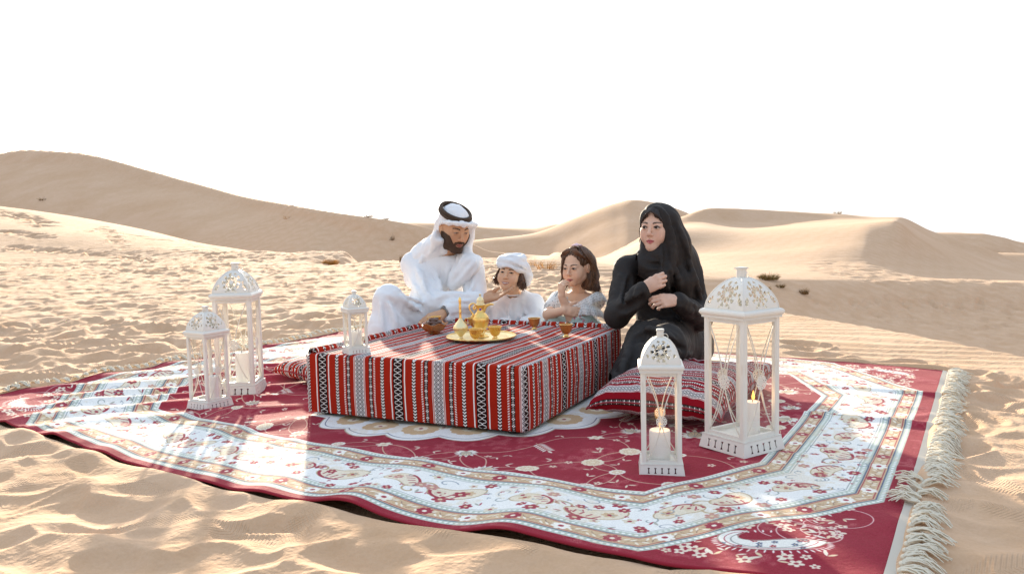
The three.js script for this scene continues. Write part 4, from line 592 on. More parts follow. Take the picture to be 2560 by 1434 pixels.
    for (let k = 0; k < nz - 1; k++) for (let j = 0; j < ny - 1; j++) for (let i = 0; i < nx - 1; i++) {
      let m = 0; for (let c = 0; c < 8; c++) { v[c] = D[id(i + (c & 1), j + ((c >> 1) & 1), k + (c >> 2))]; if (v[c] < 0) m |= 1 << c; }
      if (m === 0 || m === 255) continue;
      let sx = 0, sy = 0, sz = 0, n = 0; for (const [a, b] of E) { if ((v[a] < 0) === (v[b] < 0)) continue; const t = v[a] / (v[a] - v[b]); sx += (a & 1) + t * ((b & 1) - (a & 1)); sy += ((a >> 1) & 1) + t * (((b >> 1) & 1) - ((a >> 1) & 1)); sz += (a >> 2) + t * ((b >> 2) - (a >> 2)); n++; }
      vid[id(i, j, k)] = pos.length / 3; pos.push(lo.x + (i + sx / n) * h, lo.y + (j + sy / n) * h, lo.z + (k + sz / n) * h);
    }
    for (let k = 1; k < nz - 1; k++) for (let j = 1; j < ny - 1; j++) for (let i = 1; i < nx - 1; i++) {
      const a = D[id(i, j, k)] < 0, quad = (p, q, r, s, flip) => { if (p < 0 || q < 0 || r < 0 || s < 0) return; flip ? ix.push(p, r, q, p, s, r) : ix.push(p, q, r, p, r, s); };
      if (a !== D[id(i + 1, j, k)] < 0) quad(vid[id(i, j - 1, k - 1)], vid[id(i, j, k - 1)], vid[id(i, j, k)], vid[id(i, j - 1, k)], !a);
      if (a !== D[id(i, j + 1, k)] < 0) quad(vid[id(i - 1, j, k - 1)], vid[id(i - 1, j, k)], vid[id(i, j, k)], vid[id(i, j, k - 1)], !a);
      if (a !== D[id(i, j, k + 1)] < 0) quad(vid[id(i - 1, j - 1, k)], vid[id(i, j - 1, k)], vid[id(i, j, k)], vid[id(i - 1, j, k)], !a);
    }
    const g = new THREE.BufferGeometry(); g.setAttribute('position', new THREE.Float32BufferAttribute(pos, 3)); g.setIndex(ix); g.computeVertexNormals();
    const uv = new Float32Array((pos.length / 3) * 2); for (let i = 0; i < pos.length / 3; i++) { uv[i * 2] = (pos[i * 3] + pos[i * 3 + 2] * 0.35) * 4; uv[i * 2 + 1] = (pos[i * 3 + 1] + pos[i * 3 + 2] * 0.35) * 4; } g.setAttribute('uv', new THREE.Float32BufferAttribute(uv, 2));
    if (paint) { const col = new Float32Array(pos.length); for (let i = 0; i < pos.length; i += 3) { const c = paint(pos[i], pos[i + 1], pos[i + 2]); col[i] = c[0]; col[i + 1] = c[1]; col[i + 2] = c[2]; } g.setAttribute('color', new THREE.Float32BufferAttribute(col, 3)); }
    return g;
  }
}
const mix3 = (a, b, t) => [lerp(a[0], b[0], t), lerp(a[1], b[1], t), lerp(a[2], b[2], t)];

// ---------- heads: +z is where the face looks, the origin lies between the ears at eye height, sizes of an adult ----------
function headField(o, neckTo) {
  const f = new Field(), c = o.child ?? 0, W = o.wide ?? 1;
  f.egg(V(0, 0.028 + 0.004 * c, -0.018), [0.075 * W, 0.09, 0.096], 0.02);
  f.egg(V(0, -0.02, 0.018), [0.065 * W, 0.088, 0.069], 0.03);
  for (const s of [1, -1]) {
    f.cone(V(0.044 * s * W, -0.06, -0.002), V(0.012 * s, -0.1 + 0.006 * c, 0.062), lerp(0.025, 0.02, o.fem ?? 0), 0.017, 0.03);
    f.ball(V(0.043 * s * W, -0.024, 0.05), 0.021, 0.025); f.ball(V(0.035 * s, -0.05 + (o.smile ? 0.006 : 0), 0.056 + 0.003 * c), 0.0235 + 0.003 * c + (o.smile ? 0.003 : 0), 0.02);
    f.cone(V(0.012 * s, 0.017, 0.0835), V(0.046 * s, 0.015, 0.066), lerp(0.009, 0.0065, o.fem ?? c), 0.006, 0.014);
  }
  f.egg(V(0, -0.062, 0.06), [0.034, 0.034, 0.031], 0.02);
  f.ball(V(0, -0.098 + 0.006 * c, 0.07), 0.017, 0.02);
  for (const s of [1, -1]) { f.ball(V(0.031 * s, 0.001, 0.1), 0.0172, 0.012, -1); f.ball(V(0.031 * s, -0.001, 0.0735), 0.0138, 0.004); f.cone(V(0.019 * s, 0.0055, 0.0835), V(0.043 * s, 0.0055, 0.079), 0.0035, 0.003, 0.006); f.cone(V(0.02 * s, -0.0085, 0.0825), V(0.042 * s, -0.0075, 0.0785), 0.0022, 0.002, 0.006); }
  const nz = o.nose ?? 1; f.cone(V(0, 0.012, 0.085), V(0, -0.029, 0.1 + 0.008 * nz), 0.0062, 0.009 * nz, 0.012); f.ball(V(0, -0.033, 0.1 + 0.0085 * nz), 0.0104, 0.006);
  for (const s of [1, -1]) { f.ball(V(0.0112 * s, -0.0365, 0.0965), 0.0074, 0.006); f.ball(V(0.006 * s, -0.0432, 0.101), 0.0028, 0.003, -1); }
  const sm = o.smile ? 1 : 0, mw = 0.021 + 0.005 * sm;
  for (const s of [1, -1]) { f.cone(V(0.004 * s, -0.0628, 0.0965), V(mw * s, -0.067 + 0.005 * sm, 0.084 - 0.003 * sm), 0.0052, 0.0022, 0.004); f.cone(V(0, -0.0745, 0.0945), V(mw * 0.85 * s, -0.07 + 0.004 * sm, 0.0845 - 0.003 * sm), 0.0062, 0.0025, 0.004); f.cone(V(0, -0.0688, 0.103), V(mw * s, -0.0688 + 0.0055 * sm, 0.091 - 0.003 * sm), sm ? 0.0042 : 0.0016, 0.001, 0.003, -1); }
  f.ball(V(0, -0.054, 0.1005), 0.003, 0.006, -1);
  for (const s of [1, -1]) { f.egg(V(0.077 * s * W, -0.01, -0.012), [0.0075, 0.031, 0.019], 0.008, 1, [0.35 * s, 0, -0.12 * s]); f.egg(V(0.0845 * s * W, -0.006, -0.008), [0.005, 0.017, 0.009], 0.005, -1, [0.35 * s, 0, 0]); }
  const nr = lerp(0.056, 0.045, o.fem ?? 0) * lerp(1, 0.8, c); f.cone(V(0, -0.06, -0.022), neckTo, nr, nr * 1.1, 0.03);
  return f;
}
function facePaint(o) {
  const { skin, lip = mix3(skin, [0.3, 0.06, 0.05], 0.5), brow = [0.025, 0.015, 0.01], iris = [0.03, 0.015, 0.008] } = o, gaze = o.gaze ?? [0, 0];
  return (x, y, z) => {
    let c = mix3(skin, [skin[0] * 1.02, skin[1] * 0.8, skin[2] * 0.74], 0.5 * Math.exp(-(((Math.abs(x) - 0.038) / 0.02) ** 2) - ((y + 0.04) / 0.022) ** 2) * (z > 0.02 ? 1 : 0) + (z > 0.1 && y < -0.02 ? 0.25 : 0));
    c = mix3(c, [c[0] * 0.9, c[1] * 0.88, c[2] * 0.86], clamp(0.5 + 0.6 * n3(x * 90, y * 90, z * 90)) * 0.25);
    if (z > 0.03) {
      const ax = Math.abs(x), s = Math.sign(x);
      // brows
      const bt = (ax - 0.013) / 0.038; if (bt > 0 && bt < 1) { const by = (o.browY ?? 0.0195) + 0.006 * Math.sin(bt * 2.4) - 0.003 * bt, th = (o.browT ?? 0.0036) * (1 - 0.55 * bt); if (Math.abs(y - by) < th) c = mix3(c, brow, 0.9); }
      // eyes
      const ex = (ax - 0.031) / 0.0148, ey = (y + 0.0006) / (o.lids ?? 0.0062), top = 1 - ex * ex, bot = -0.75 * (1 - ex * ex);
      if (Math.abs(ex) < 1) {
        if (ey < top && ey > bot) { c = [0.45, 0.4, 0.36]; const ix = ax - 0.031 - gaze[0] * s, iy = y - gaze[1]; const r = Math.hypot(ix, iy); if (r < (o.irisR ?? 0.0066)) c = r < 0.0028 ? [0.008, 0.006, 0.005] : iris; }
        if (Math.abs(ey - top) < (o.liner ?? 0.28)) c = mix3(brow, c, 0.12); else if (Math.abs(ey - bot) < (o.liner ?? 0.28) * 0.4) c = mix3(c, brow, 0.5);
      } else if (o.liner && ex > 1 && ex < 1.3 && Math.abs(ey) < 0.3) c = mix3(c, brow, 0.6);
      // lips and mouth
      const sm = o.smile ? 1 : 0, mw = 0.0225 + 0.005 * sm, mx = x / mw, my = y + 0.0688 - 0.0055 * sm * mx * mx * 1.3;
      if (Math.abs(mx) < 1 && z > 0.06) { const up = 0.0088 * (1 - mx * mx) * (1 - 0.25 * Math.exp(-((mx / 0.16) ** 2))) + 0.0006, dn = -0.011 * (1 - mx * mx); if (my < up && my > dn) c = lip; const gap = sm ? 0.0034 * (1 - mx * mx) : 0.0009; if (Math.abs(my) < gap) c = sm && Math.abs(mx) < 0.75 ? [0.62, 0.58, 0.52] : [0.06, 0.02, 0.018]; }
    }
    if (o.hairline) c = o.hairline(x, y, z, c);
    return c;
  };
}
// a hand with four fingers and a thumb, from the wrist; f = direction of the fingers, n = out of the palm, thumb = side of the thumb
function hand(f, n, thumb, wrist, s, curl, o = {}) {
  const F0 = f.clone().normalize(), N = n.clone().addScaledVector(F0, -n.dot(F0)).normalize(), T = V(0, 0, 0).crossVectors(F0, N).normalize(); if (T.dot(thumb) < 0) T.negate();
  const fld = new Field(), pt = (a, b, c) => wrist.clone().addScaledVector(F0, a * s).addScaledVector(T, b * s).addScaledVector(N, c * s), spread = o.spread ?? 0.06;
  const roots = [[0.092, 0.03], [0.096, 0.01], [0.091, -0.0105], [0.082, -0.03]], len = [[0.043, 0.026, 0.02], [0.048, 0.03, 0.021], [0.045, 0.028, 0.02], [0.035, 0.021, 0.018]];
  const tips = [];
  roots.forEach(([a, b], i) => {
    fld.cone(pt(0.006, b * 0.62, 0), pt(a, b, 0), 0.0165 * s, 0.0118 * s, 0.012 * s);
    let p = pt(a, b, 0.001), ang = curl[i][0]; const sp = spread * (1.5 - i);
    for (let k = 0; k < 3; k++) { const dir = F0.clone().multiplyScalar(Math.cos(ang)).addScaledVector(N, Math.sin(ang)).addScaledVector(T, sp * Math.cos(ang)).normalize(), q = p.clone().addScaledVector(dir, len[i][k] * s), r0 = [0.0098, 0.0088, 0.0078][k] * s * (i === 3 ? 0.87 : 1), r1 = [0.0088, 0.0078, 0.0066][k] * s * (i === 3 ? 0.87 : 1); fld.cone(p, q, r0, r1, k ? 0.004 * s : 0.006 * s); p = q; ang += curl[i][k + 1] ?? 0.2; }
    tips.push(p);
  });
  fld.egg(pt(0.05, 0, 0.004), [0.03 * s, 0.03 * s, 0.03 * s].map((q) => q * 0.8), 0.02 * s);
  const th = o.thumb ?? [[0.022, 0.03, 0.006], [0.055, 0.052, 0.02], [0.085, 0.056, 0.03], [0.108, 0.052, 0.036]];
  fld.chain(th.map((q) => pt(...q)), [0.0155, 0.0125, 0.0105, 0.0082].map((q) => q * s), 0.008 * s);
  const back = o.back ?? wrist.clone().addScaledVector(F0, -0.07 * s); fld.cone(pt(0.004, 0, 0), back, 0.025 * s, 0.029 * s, 0.014 * s);
  const lo = wrist.clone().addScaledVector(F0, 0.06 * s).subScalar(0.155 * s), hi = lo.clone().addScalar(0.31 * s); lo.min(back.clone().subScalar(0.035)); hi.max(back.clone().addScalar(0.035));
  return { fld, lo, hi, tips };
}
const skinMat = phys(rgb(1, 1, 1), 0.55, { vertexColors: true, sheen: 0.12, sheenRoughness: 0.5, sheenColor: rgb(1, 0.7, 0.5), specularIntensity: 0.5 });
const handGeo = (h, skin, cell) => h.fld.mesh(h.lo, h.hi, cell, (x, y, z) => mix3(skin, [skin[0] * 0.88, skin[1] * 0.8, skin[2] * 0.76], clamp(0.4 + 0.6 * n3(x * 120, y * 120, z * 120)) * 0.35));
function headMatrix(o, yaw, pitch, roll, s) { return new THREE.Matrix4().compose(o, new THREE.Quaternion().setFromEuler(new THREE.Euler(pitch * deg, yaw * deg, roll * deg, 'YXZ')), V(s, s, s)); }
const toLocal = (m) => m.clone().invert();
function bodyCore(pts, rs, skin, lo, hi) { const f = new Field(); pts.forEach((c, i) => f.chain(c, rs[i], 0.04)); return f.mesh(lo, hi, 0.018, () => skin); }
// cloth wrinkles: noise drawn out along the direction in which the cloth hangs
const wrinkle = (dir, amp, len, across, seed) => { const a = dir.clone().normalize(), b = V(0, 0, 0).crossVectors(a, Math.abs(a.y) < 0.9 ? V(0, 1, 0) : V(1, 0, 0)).normalize(), c = V(0, 0, 0).crossVectors(a, b); return (x, y, z) => { const u = (a.x * x + a.y * y + a.z * z) / len, v = (b.x * x + b.y * y + b.z * z) / across, w = (c.x * x + c.y * y + c.z * z) / across, q = n3(u + seed, v + 0.5 * n3(u * 1.5, v * 0.5, w * 0.5), w); return amp * (1 - Math.abs(q) * 2.2); }; };
// hair drawn as many fine tapered locks; make(R) gives the points of a lock in head space
function hair(parent, L, seed, color, make, count, name = 'hair') {
  const R = rng(seed), list = [];
  for (let i = 0; i < count; i++) {
    const { p, curl = 0.004, r = 0.003 } = make(R), ph = R() * 6.3, tw = 4 + 4 * R(), pts = new THREE.CatmullRomCurve3(p.map((q) => V(...q))).getPoints(7).map((q, k) => { const t = k / 7, c = curl * t; return L(q.x + c * Math.cos(ph + tw * t), q.y + c * 0.4 * Math.sin(ph + tw * t), q.z + c * Math.sin(ph + tw * t)); });
    const g = taper(pts, (t) => r * (0.85 + 0.3 * Math.sin(t * 3.1)) * (1 - 0.72 * t * t), 0, 9, 5), k = 0.7 + 0.7 * R(), col = new Float32Array(g.attributes.position.count * 3); for (let j = 0; j < col.length; j += 3) { col[j] = color[0] * k; col[j + 1] = color[1] * k; col[j + 2] = color[2] * k; }
    g.setAttribute('color', new THREE.BufferAttribute(col, 3)); list.push(g);
  }
  const m = part(name, list, phys(rgb(1, 1, 1), 0.42, { vertexColors: true, sheen: 0.25, sheenRoughness: 0.35, sheenColor: rgb(0.5, 0.26, 0.1) }), parent); m.userData.kind = 'stuff'; return m;
}
// ---------- the man: white robe, white headscarf held by a black cord, one knee up, hand under the boy's chin ----------
{
  const t = thing('person', 'bearded man in white robe and headscarf, hand under the boy\'s chin', 'person', [0, 0, 0]);
  const skin = [0.6, 0.345, 0.205], M = headMatrix(at(1136, 570, 4.85), 31, 19, -3, 1.03), Mi = toLocal(M), L = (x, y, z) => V(x, y, z).applyMatrix4(M);
  const neck = at(1108, 648, 4.97), hf = headField({ wide: 1.02 }, neck.clone().applyMatrix4(Mi));
  const head = hf.mesh(V(-0.1, -0.21, -0.14), V(0.1, 0.13, 0.13), 0.0021, facePaint({ skin, lids: 0.0034, gaze: [0.001, -0.005], liner: 0.34, browT: 0.0046, lip: [0.3, 0.1, 0.075] })).applyMatrix4(M);
  const shR = at(1034, 662, 4.98), elR = at(1086, 756, 4.74), wrR = at(1204, 750, 4.66), shL = at(1180, 676, 4.88), elL = at(1193, 766, 4.76), wrL = at(1110, 783, 4.60);
  const hip = at(1078, 842, 5.12), hipR = at(1050, 838, 5.06), kneeR = at(972, 752, 4.6), footR = at(972, 905, 4.6), hipL = at(1110, 845, 5.06), kneeL = at(1195, 862, 4.86), footL = at(1090, 880, 4.78), chest = at(1100, 700, 5.0);
  // right hand, palm up, fingers under the chin; left hand resting by the knee
  const hR = hand(at(1296, 728, 4.66).sub(wrR), V(0.1, 1, 0.25), V(0, 0.25, -1), wrR, 1.0, [[0.18, 0.12, 0.1], [0.2, 0.1, 0.1], [0.22, 0.12, 0.1], [0.26, 0.15, 0.1]], { spread: 0.015, back: elR.clone().lerp(wrR, 0.6), thumb: [[0.022, 0.028, 0.008], [0.054, 0.043, 0.016], [0.084, 0.045, 0.024], [0.108, 0.04, 0.032]] });
  const hL = hand(at(1048, 800, 4.56).sub(wrL), V(0.1, -0.9, -0.3), V(0.1, -0.2, 1), wrL, 0.98, [[0.3, 0.4, 0.3], [0.28, 0.4, 0.3], [0.3, 0.45, 0.3], [0.35, 0.5, 0.3]], { back: elL.clone().lerp(wrL, 0.6) });
  const core = bodyCore([[hip, chest, neck], [shR, shL], [shR, elR, wrR.clone().lerp(elR, 0.2)], [shL, elL, wrL.clone().lerp(elL, 0.2)], [hipR, kneeR, footR], [hipL, kneeL, footL]], [[0.11, 0.1, 0.06], [0.055, 0.055], [0.045, 0.04, 0.024], [0.045, 0.04, 0.024], [0.075, 0.052, 0.04], [0.075, 0.052, 0.04]], skin, at(890, 900, 5.3).setY(-0.02), at(1260, 600, 4.35));
  part('body', [head, handGeo(hR, skin, 0.0026), handGeo(hL, skin, 0.0026), core], skinMat, t);
  // beard, close cut and full along the jaw
  const bf = new Field(); bf.add((x, y, z) => {
    const d = hf.at(x, y, z) - 0.0028 - 0.005 * smooth(-0.085, -0.115, y) - 0.0012 * n3(x * 300, y * 200, z * 300);
    const ax = Math.abs(x), line = lerp(-0.066, -0.016, smooth(0.032, 0.07, ax)) + 0.004 * n3(x * 120, y * 30, 1), side = y - line, mouth = 0.0095 - Math.hypot(x * 0.42, (y + 0.071) * 0.85), stache = Math.max(Math.abs(y + 0.0545 + 0.25 * Math.max(0, ax - 0.012)) - 0.0055, ax - 0.031);
    const cheekGap = Math.min(side, Math.max(stache, -z + 0.05)); return Math.max(d, cheekGap, mouth, -z + (ax > 0.058 ? 0.002 : -0.004), -0.122 - y);
  }, V(0, -0.05, 0.03), 0.2, 0);
  part('beard', bf.mesh(V(-0.09, -0.14, -0.03), V(0.09, 0.0, 0.12), 0.0021).applyMatrix4(M), std(rgb(0.065, 0.036, 0.021), 0.95), t);
  // robe
  const k = new Field();
  k.cone(hip, chest, 0.185, 0.15, 0.06); k.egg(chest.clone().add(V(0, 0.03, 0)), [0.175, 0.16, 0.12], 0.06, 1, [0.3, 0, 0]); k.cone(chest, neck, 0.1, 0.062, 0.07);
  k.chain([shR, neck.clone().lerp(shR, 0.3), neck.clone().lerp(shL, 0.3), shL], [0.07, 0.062, 0.062, 0.068], 0.05);
  k.cone(shR, elR, 0.076, 0.066, 0.035); k.cone(elR, elR.clone().lerp(wrR, 0.9), 0.064, 0.054, 0.03);
  k.cone(shL, elL, 0.074, 0.066, 0.03); k.cone(elL, elL.clone().lerp(wrL, 0.86), 0.066, 0.058, 0.03);
  k.cone(hipR, kneeR, 0.115, 0.078, 0.06); k.chain([kneeR, at(968, 830, 4.56), footR], [0.078, 0.1, 0.115], 0.06);
  k.cone(hipL, kneeL, 0.12, 0.085, 0.06); k.cone(kneeL, footL, 0.08, 0.07, 0.05);
  k.egg(at(1020, 812, 4.88), [0.17, 0.14, 0.19], 0.09); k.cone(at(1000, 800, 4.7), at(1110, 850, 4.86), 0.085, 0.11, 0.1);
  k.cone(wrL, elL.clone().lerp(wrL, 0.78), 0.041, 0.038, 0.004, -1);
  k.cone(neck.clone().lerp(L(0, -0.06, -0.02), 0.25), L(0, -0.03, -0.02), 0.066, 0.066, 0.008, -1);
  k.folds([
    [[[1042, 668], [1062, 712], [1078, 748]], 0.012], [[[1066, 676], [1078, 716], [1090, 742]], -0.012], [[[1030, 700], [1052, 738], [1076, 764]], 0.011],
    [[[1092, 745], [1120, 738], [1160, 735]], 0.009], [[[1098, 768], [1130, 756], [1175, 752]], 0.009], [[[1110, 760], [1140, 745], [1186, 742]], -0.008],
    [[[1100, 668], [1104, 700], [1100, 730]], -0.01], [[[1072, 660], [1092, 690], [1104, 735]], 0.01], [[[1124, 660], [1118, 690], [1116, 726]], 0.009], [[[1188, 690], [1180, 718], [1168, 738]], 0.011], [[[1172, 690], [1168, 712], [1158, 732]], -0.009],
    [[[975, 735], [1010, 752], [1056, 782]], 0.013], [[[965, 745], [1000, 775], [1040, 812]], -0.012], [[[952, 750], [958, 790], [954, 830]], 0.012], [[[972, 758], [984, 796], [990, 832]], 0.012], [[[962, 760], [970, 800], [972, 832]], -0.011], [[[985, 728], [1022, 735], [1060, 760]], 0.011], [[[1000, 728], [1040, 748], [1080, 790]], -0.01],
    [[[1090, 792], [1120, 798], [1150, 806]], 0.012], [[[1120, 770], [1150, 766], [1180, 768]], 0.009], [[[1128, 790], [1156, 786], [1186, 790]], -0.009], [[[1140, 800], [1170, 796], [1200, 802]], 0.011],
  ]);
  const w1 = wrinkle(V(0.5, -1, 0.2), 0.0045, 0.4, 0.07, 3), w2 = wrinkle(V(0.9, -0.5, 0.4), 0.0018, 0.2, 0.03, 8); k.warp = (x, y, z) => w1(x, y, z) + w2(x, y, z);
  const white = phys(rgb(0.8, 0.81, 0.82), 0.85, { bumpMap: weave, bumpScale: 0.0004, sheen: 0.2, sheenRoughness: 0.5 });
  part('robe', k.mesh(at(890, 900, 5.36).setY(-0.01), at(1262, 590, 4.38).setX(0.02), 0.0068), white, t);
  const col = []; for (let i = 0; i <= 20; i++) { const a = i / 20 * 6.283, ax = L(0, -0.12, -0.024), up = L(0, -0.05, -0.02).sub(neck).normalize(), s1 = V(1, 0, 0).addScaledVector(up, -up.x).normalize(), s2 = V(0, 0, 0).crossVectors(s1, up); col.push(neck.clone().lerp(ax, 0.42).addScaledVector(s1, Math.cos(a) * 0.066).addScaledVector(s2, Math.sin(a) * 0.066)); }
  part('collar', tube(col, 0.007, 60, 8, true), white, t);
  // headscarf: crown, folds beside the face, fall over back and shoulders, one end across the chest
  const g = new Field(), q = (x, y, z) => L(x, y, z);
  const rot = new THREE.Euler().setFromRotationMatrix(new THREE.Matrix4().extractRotation(M), 'YXZ'), er = [rot.x, rot.y, rot.z];
  g.egg(q(0, 0.036, -0.02), [0.088, 0.097, 0.112], 0.02, 1, er);
  g.cone(q(0, -0.03, -0.06), q(0, -0.1, -0.06), 0.075, 0.075, 0.04);
  g.chain([q(-0.07, 0.01, 0.0), q(-0.085, -0.06, 0.0), at(1072, 630, 4.93), at(1050, 652, 4.95)], [0.028, 0.034, 0.045, 0.05], 0.03);
  g.chain([q(0, -0.1, -0.07), at(1068, 648, 5.02), at(1046, 690, 5.1)], [0.085, 0.1, 0.09], 0.05);
  g.chain([q(0.078, 0.02, 0.0), q(0.094, -0.04, 0.02), q(0.085, -0.1, 0.01), at(1168, 650, 4.84)], [0.022, 0.024, 0.03, 0.045], 0.03);
  g.chain([at(1192, 655, 4.86), at(1176, 662, 4.8), at(1156, 686, 4.8), at(1132, 716, 4.82)], [0.042, 0.05, 0.046, 0.026], 0.03);
  g.cone(at(1150, 648, 4.84), at(1130, 708, 4.84), 0.034, 0.03, 0.03);
  // peak over the brow and the flared edge on the far side
  g.cone(q(-0.07, 0.05, 0.055), q(0.0, 0.052, 0.1), 0.012, 0.012, 0.02); g.cone(q(0.0, 0.052, 0.1), q(0.075, 0.045, 0.062), 0.012, 0.012, 0.02);
  g.egg(q(0.004, -0.035, 0.098), [0.069, 0.078, 0.09], 0.012, -1, er); g.cone(q(-0.01, -0.03, 0.045), q(-0.05, -0.025, 0.12), 0.068, 0.08, 0.012, -1); g.cone(q(-0.072, -0.012, 0.02), q(-0.13, -0.02, 0.05), 0.042, 0.05, 0.012, -1);
  g.cone(q(0, -0.05, 0.04), at(1125, 652, 4.8), 0.05, 0.05, 0.02, -1);
  g.chain([q(-0.084, 0.04, 0.03), q(-0.07, 0.05, 0.062), q(-0.04, 0.056, 0.092), q(0, 0.058, 0.103), q(0.045, 0.054, 0.09), q(0.076, 0.047, 0.056)], [0.012, 0.012, 0.012, 0.012, 0.012, 0.012], 0.012); g.chain([q(0.066, 0.048, 0.062), q(0.102, 0.043, 0.06), q(0.11, 0.036, 0.052)], [0.011, 0.009, 0.005], 0.012); g.chain([q(0.092, 0.035, 0.04), q(0.09, -0.02, 0.026), q(0.086, -0.08, 0.02)], [0.018, 0.021, 0.026], 0.02);
  g.folds([[[[1086, 590], [1084, 615], [1070, 640]], 0.009], [[[1078, 585], [1072, 610], [1056, 640]], -0.008], [[[1186, 655], [1166, 680], [1140, 712]], 0.01], [[[1176, 650], [1150, 680], [1130, 706]], -0.009], [[[1198, 648], [1186, 676], [1160, 702]], 0.009], [[[1158, 640], [1146, 666], [1126, 700]], 0.009], [[[1094, 548], [1088, 560], [1084, 578]], 0.008], [[[1060, 640], [1046, 660], [1042, 690]], 0.011], [[[1048, 636], [1034, 656], [1028, 676]], -0.01]]);
  const w3 = wrinkle(V(0.2, -1, 0), 0.0038, 0.26, 0.036, 21); g.warp = (x, y, z) => w3(x, y, z);
  part('headscarf', g.mesh(at(990, 760, 5.3), at(1240, 470, 4.55), 0.006), phys(rgb(0.82, 0.825, 0.83), 0.85, { bumpMap: weave, bumpScale: 0.0004, sheen: 0.2 }), t);
  // double cord round the head
  const cord = (y, r, dz) => { const p = []; for (let i = 0; i < 40; i++) { const a = i / 40 * 6.283; p.push(q(Math.cos(a) * 0.083 * r, y + 0.018 * -Math.sin(a), Math.sin(a) * 0.1 * r - 0.02)); } return tube(p, 0.0105, 90, 8, true); };
  part('head_cord', [cord(0.078, 1.02), cord(0.094, 0.97)], std(rgb(0.055, 0.03, 0.014), 0.75), t);
  part('wristwatch', (() => { const d = wrL.clone().sub(elL).normalize(), g2 = new THREE.TorusGeometry(0.031, 0.006, 8, 30); g2.scale(1, 1, 1.6); g2.lookAt(d); const c = wrL.clone().addScaledVector(d, -0.004); g2.translate(c.x, c.y, c.z); return g2; })(), std(rgb(0.25, 0.24, 0.23), 0.3, { metalness: 0.9 }), t);
}
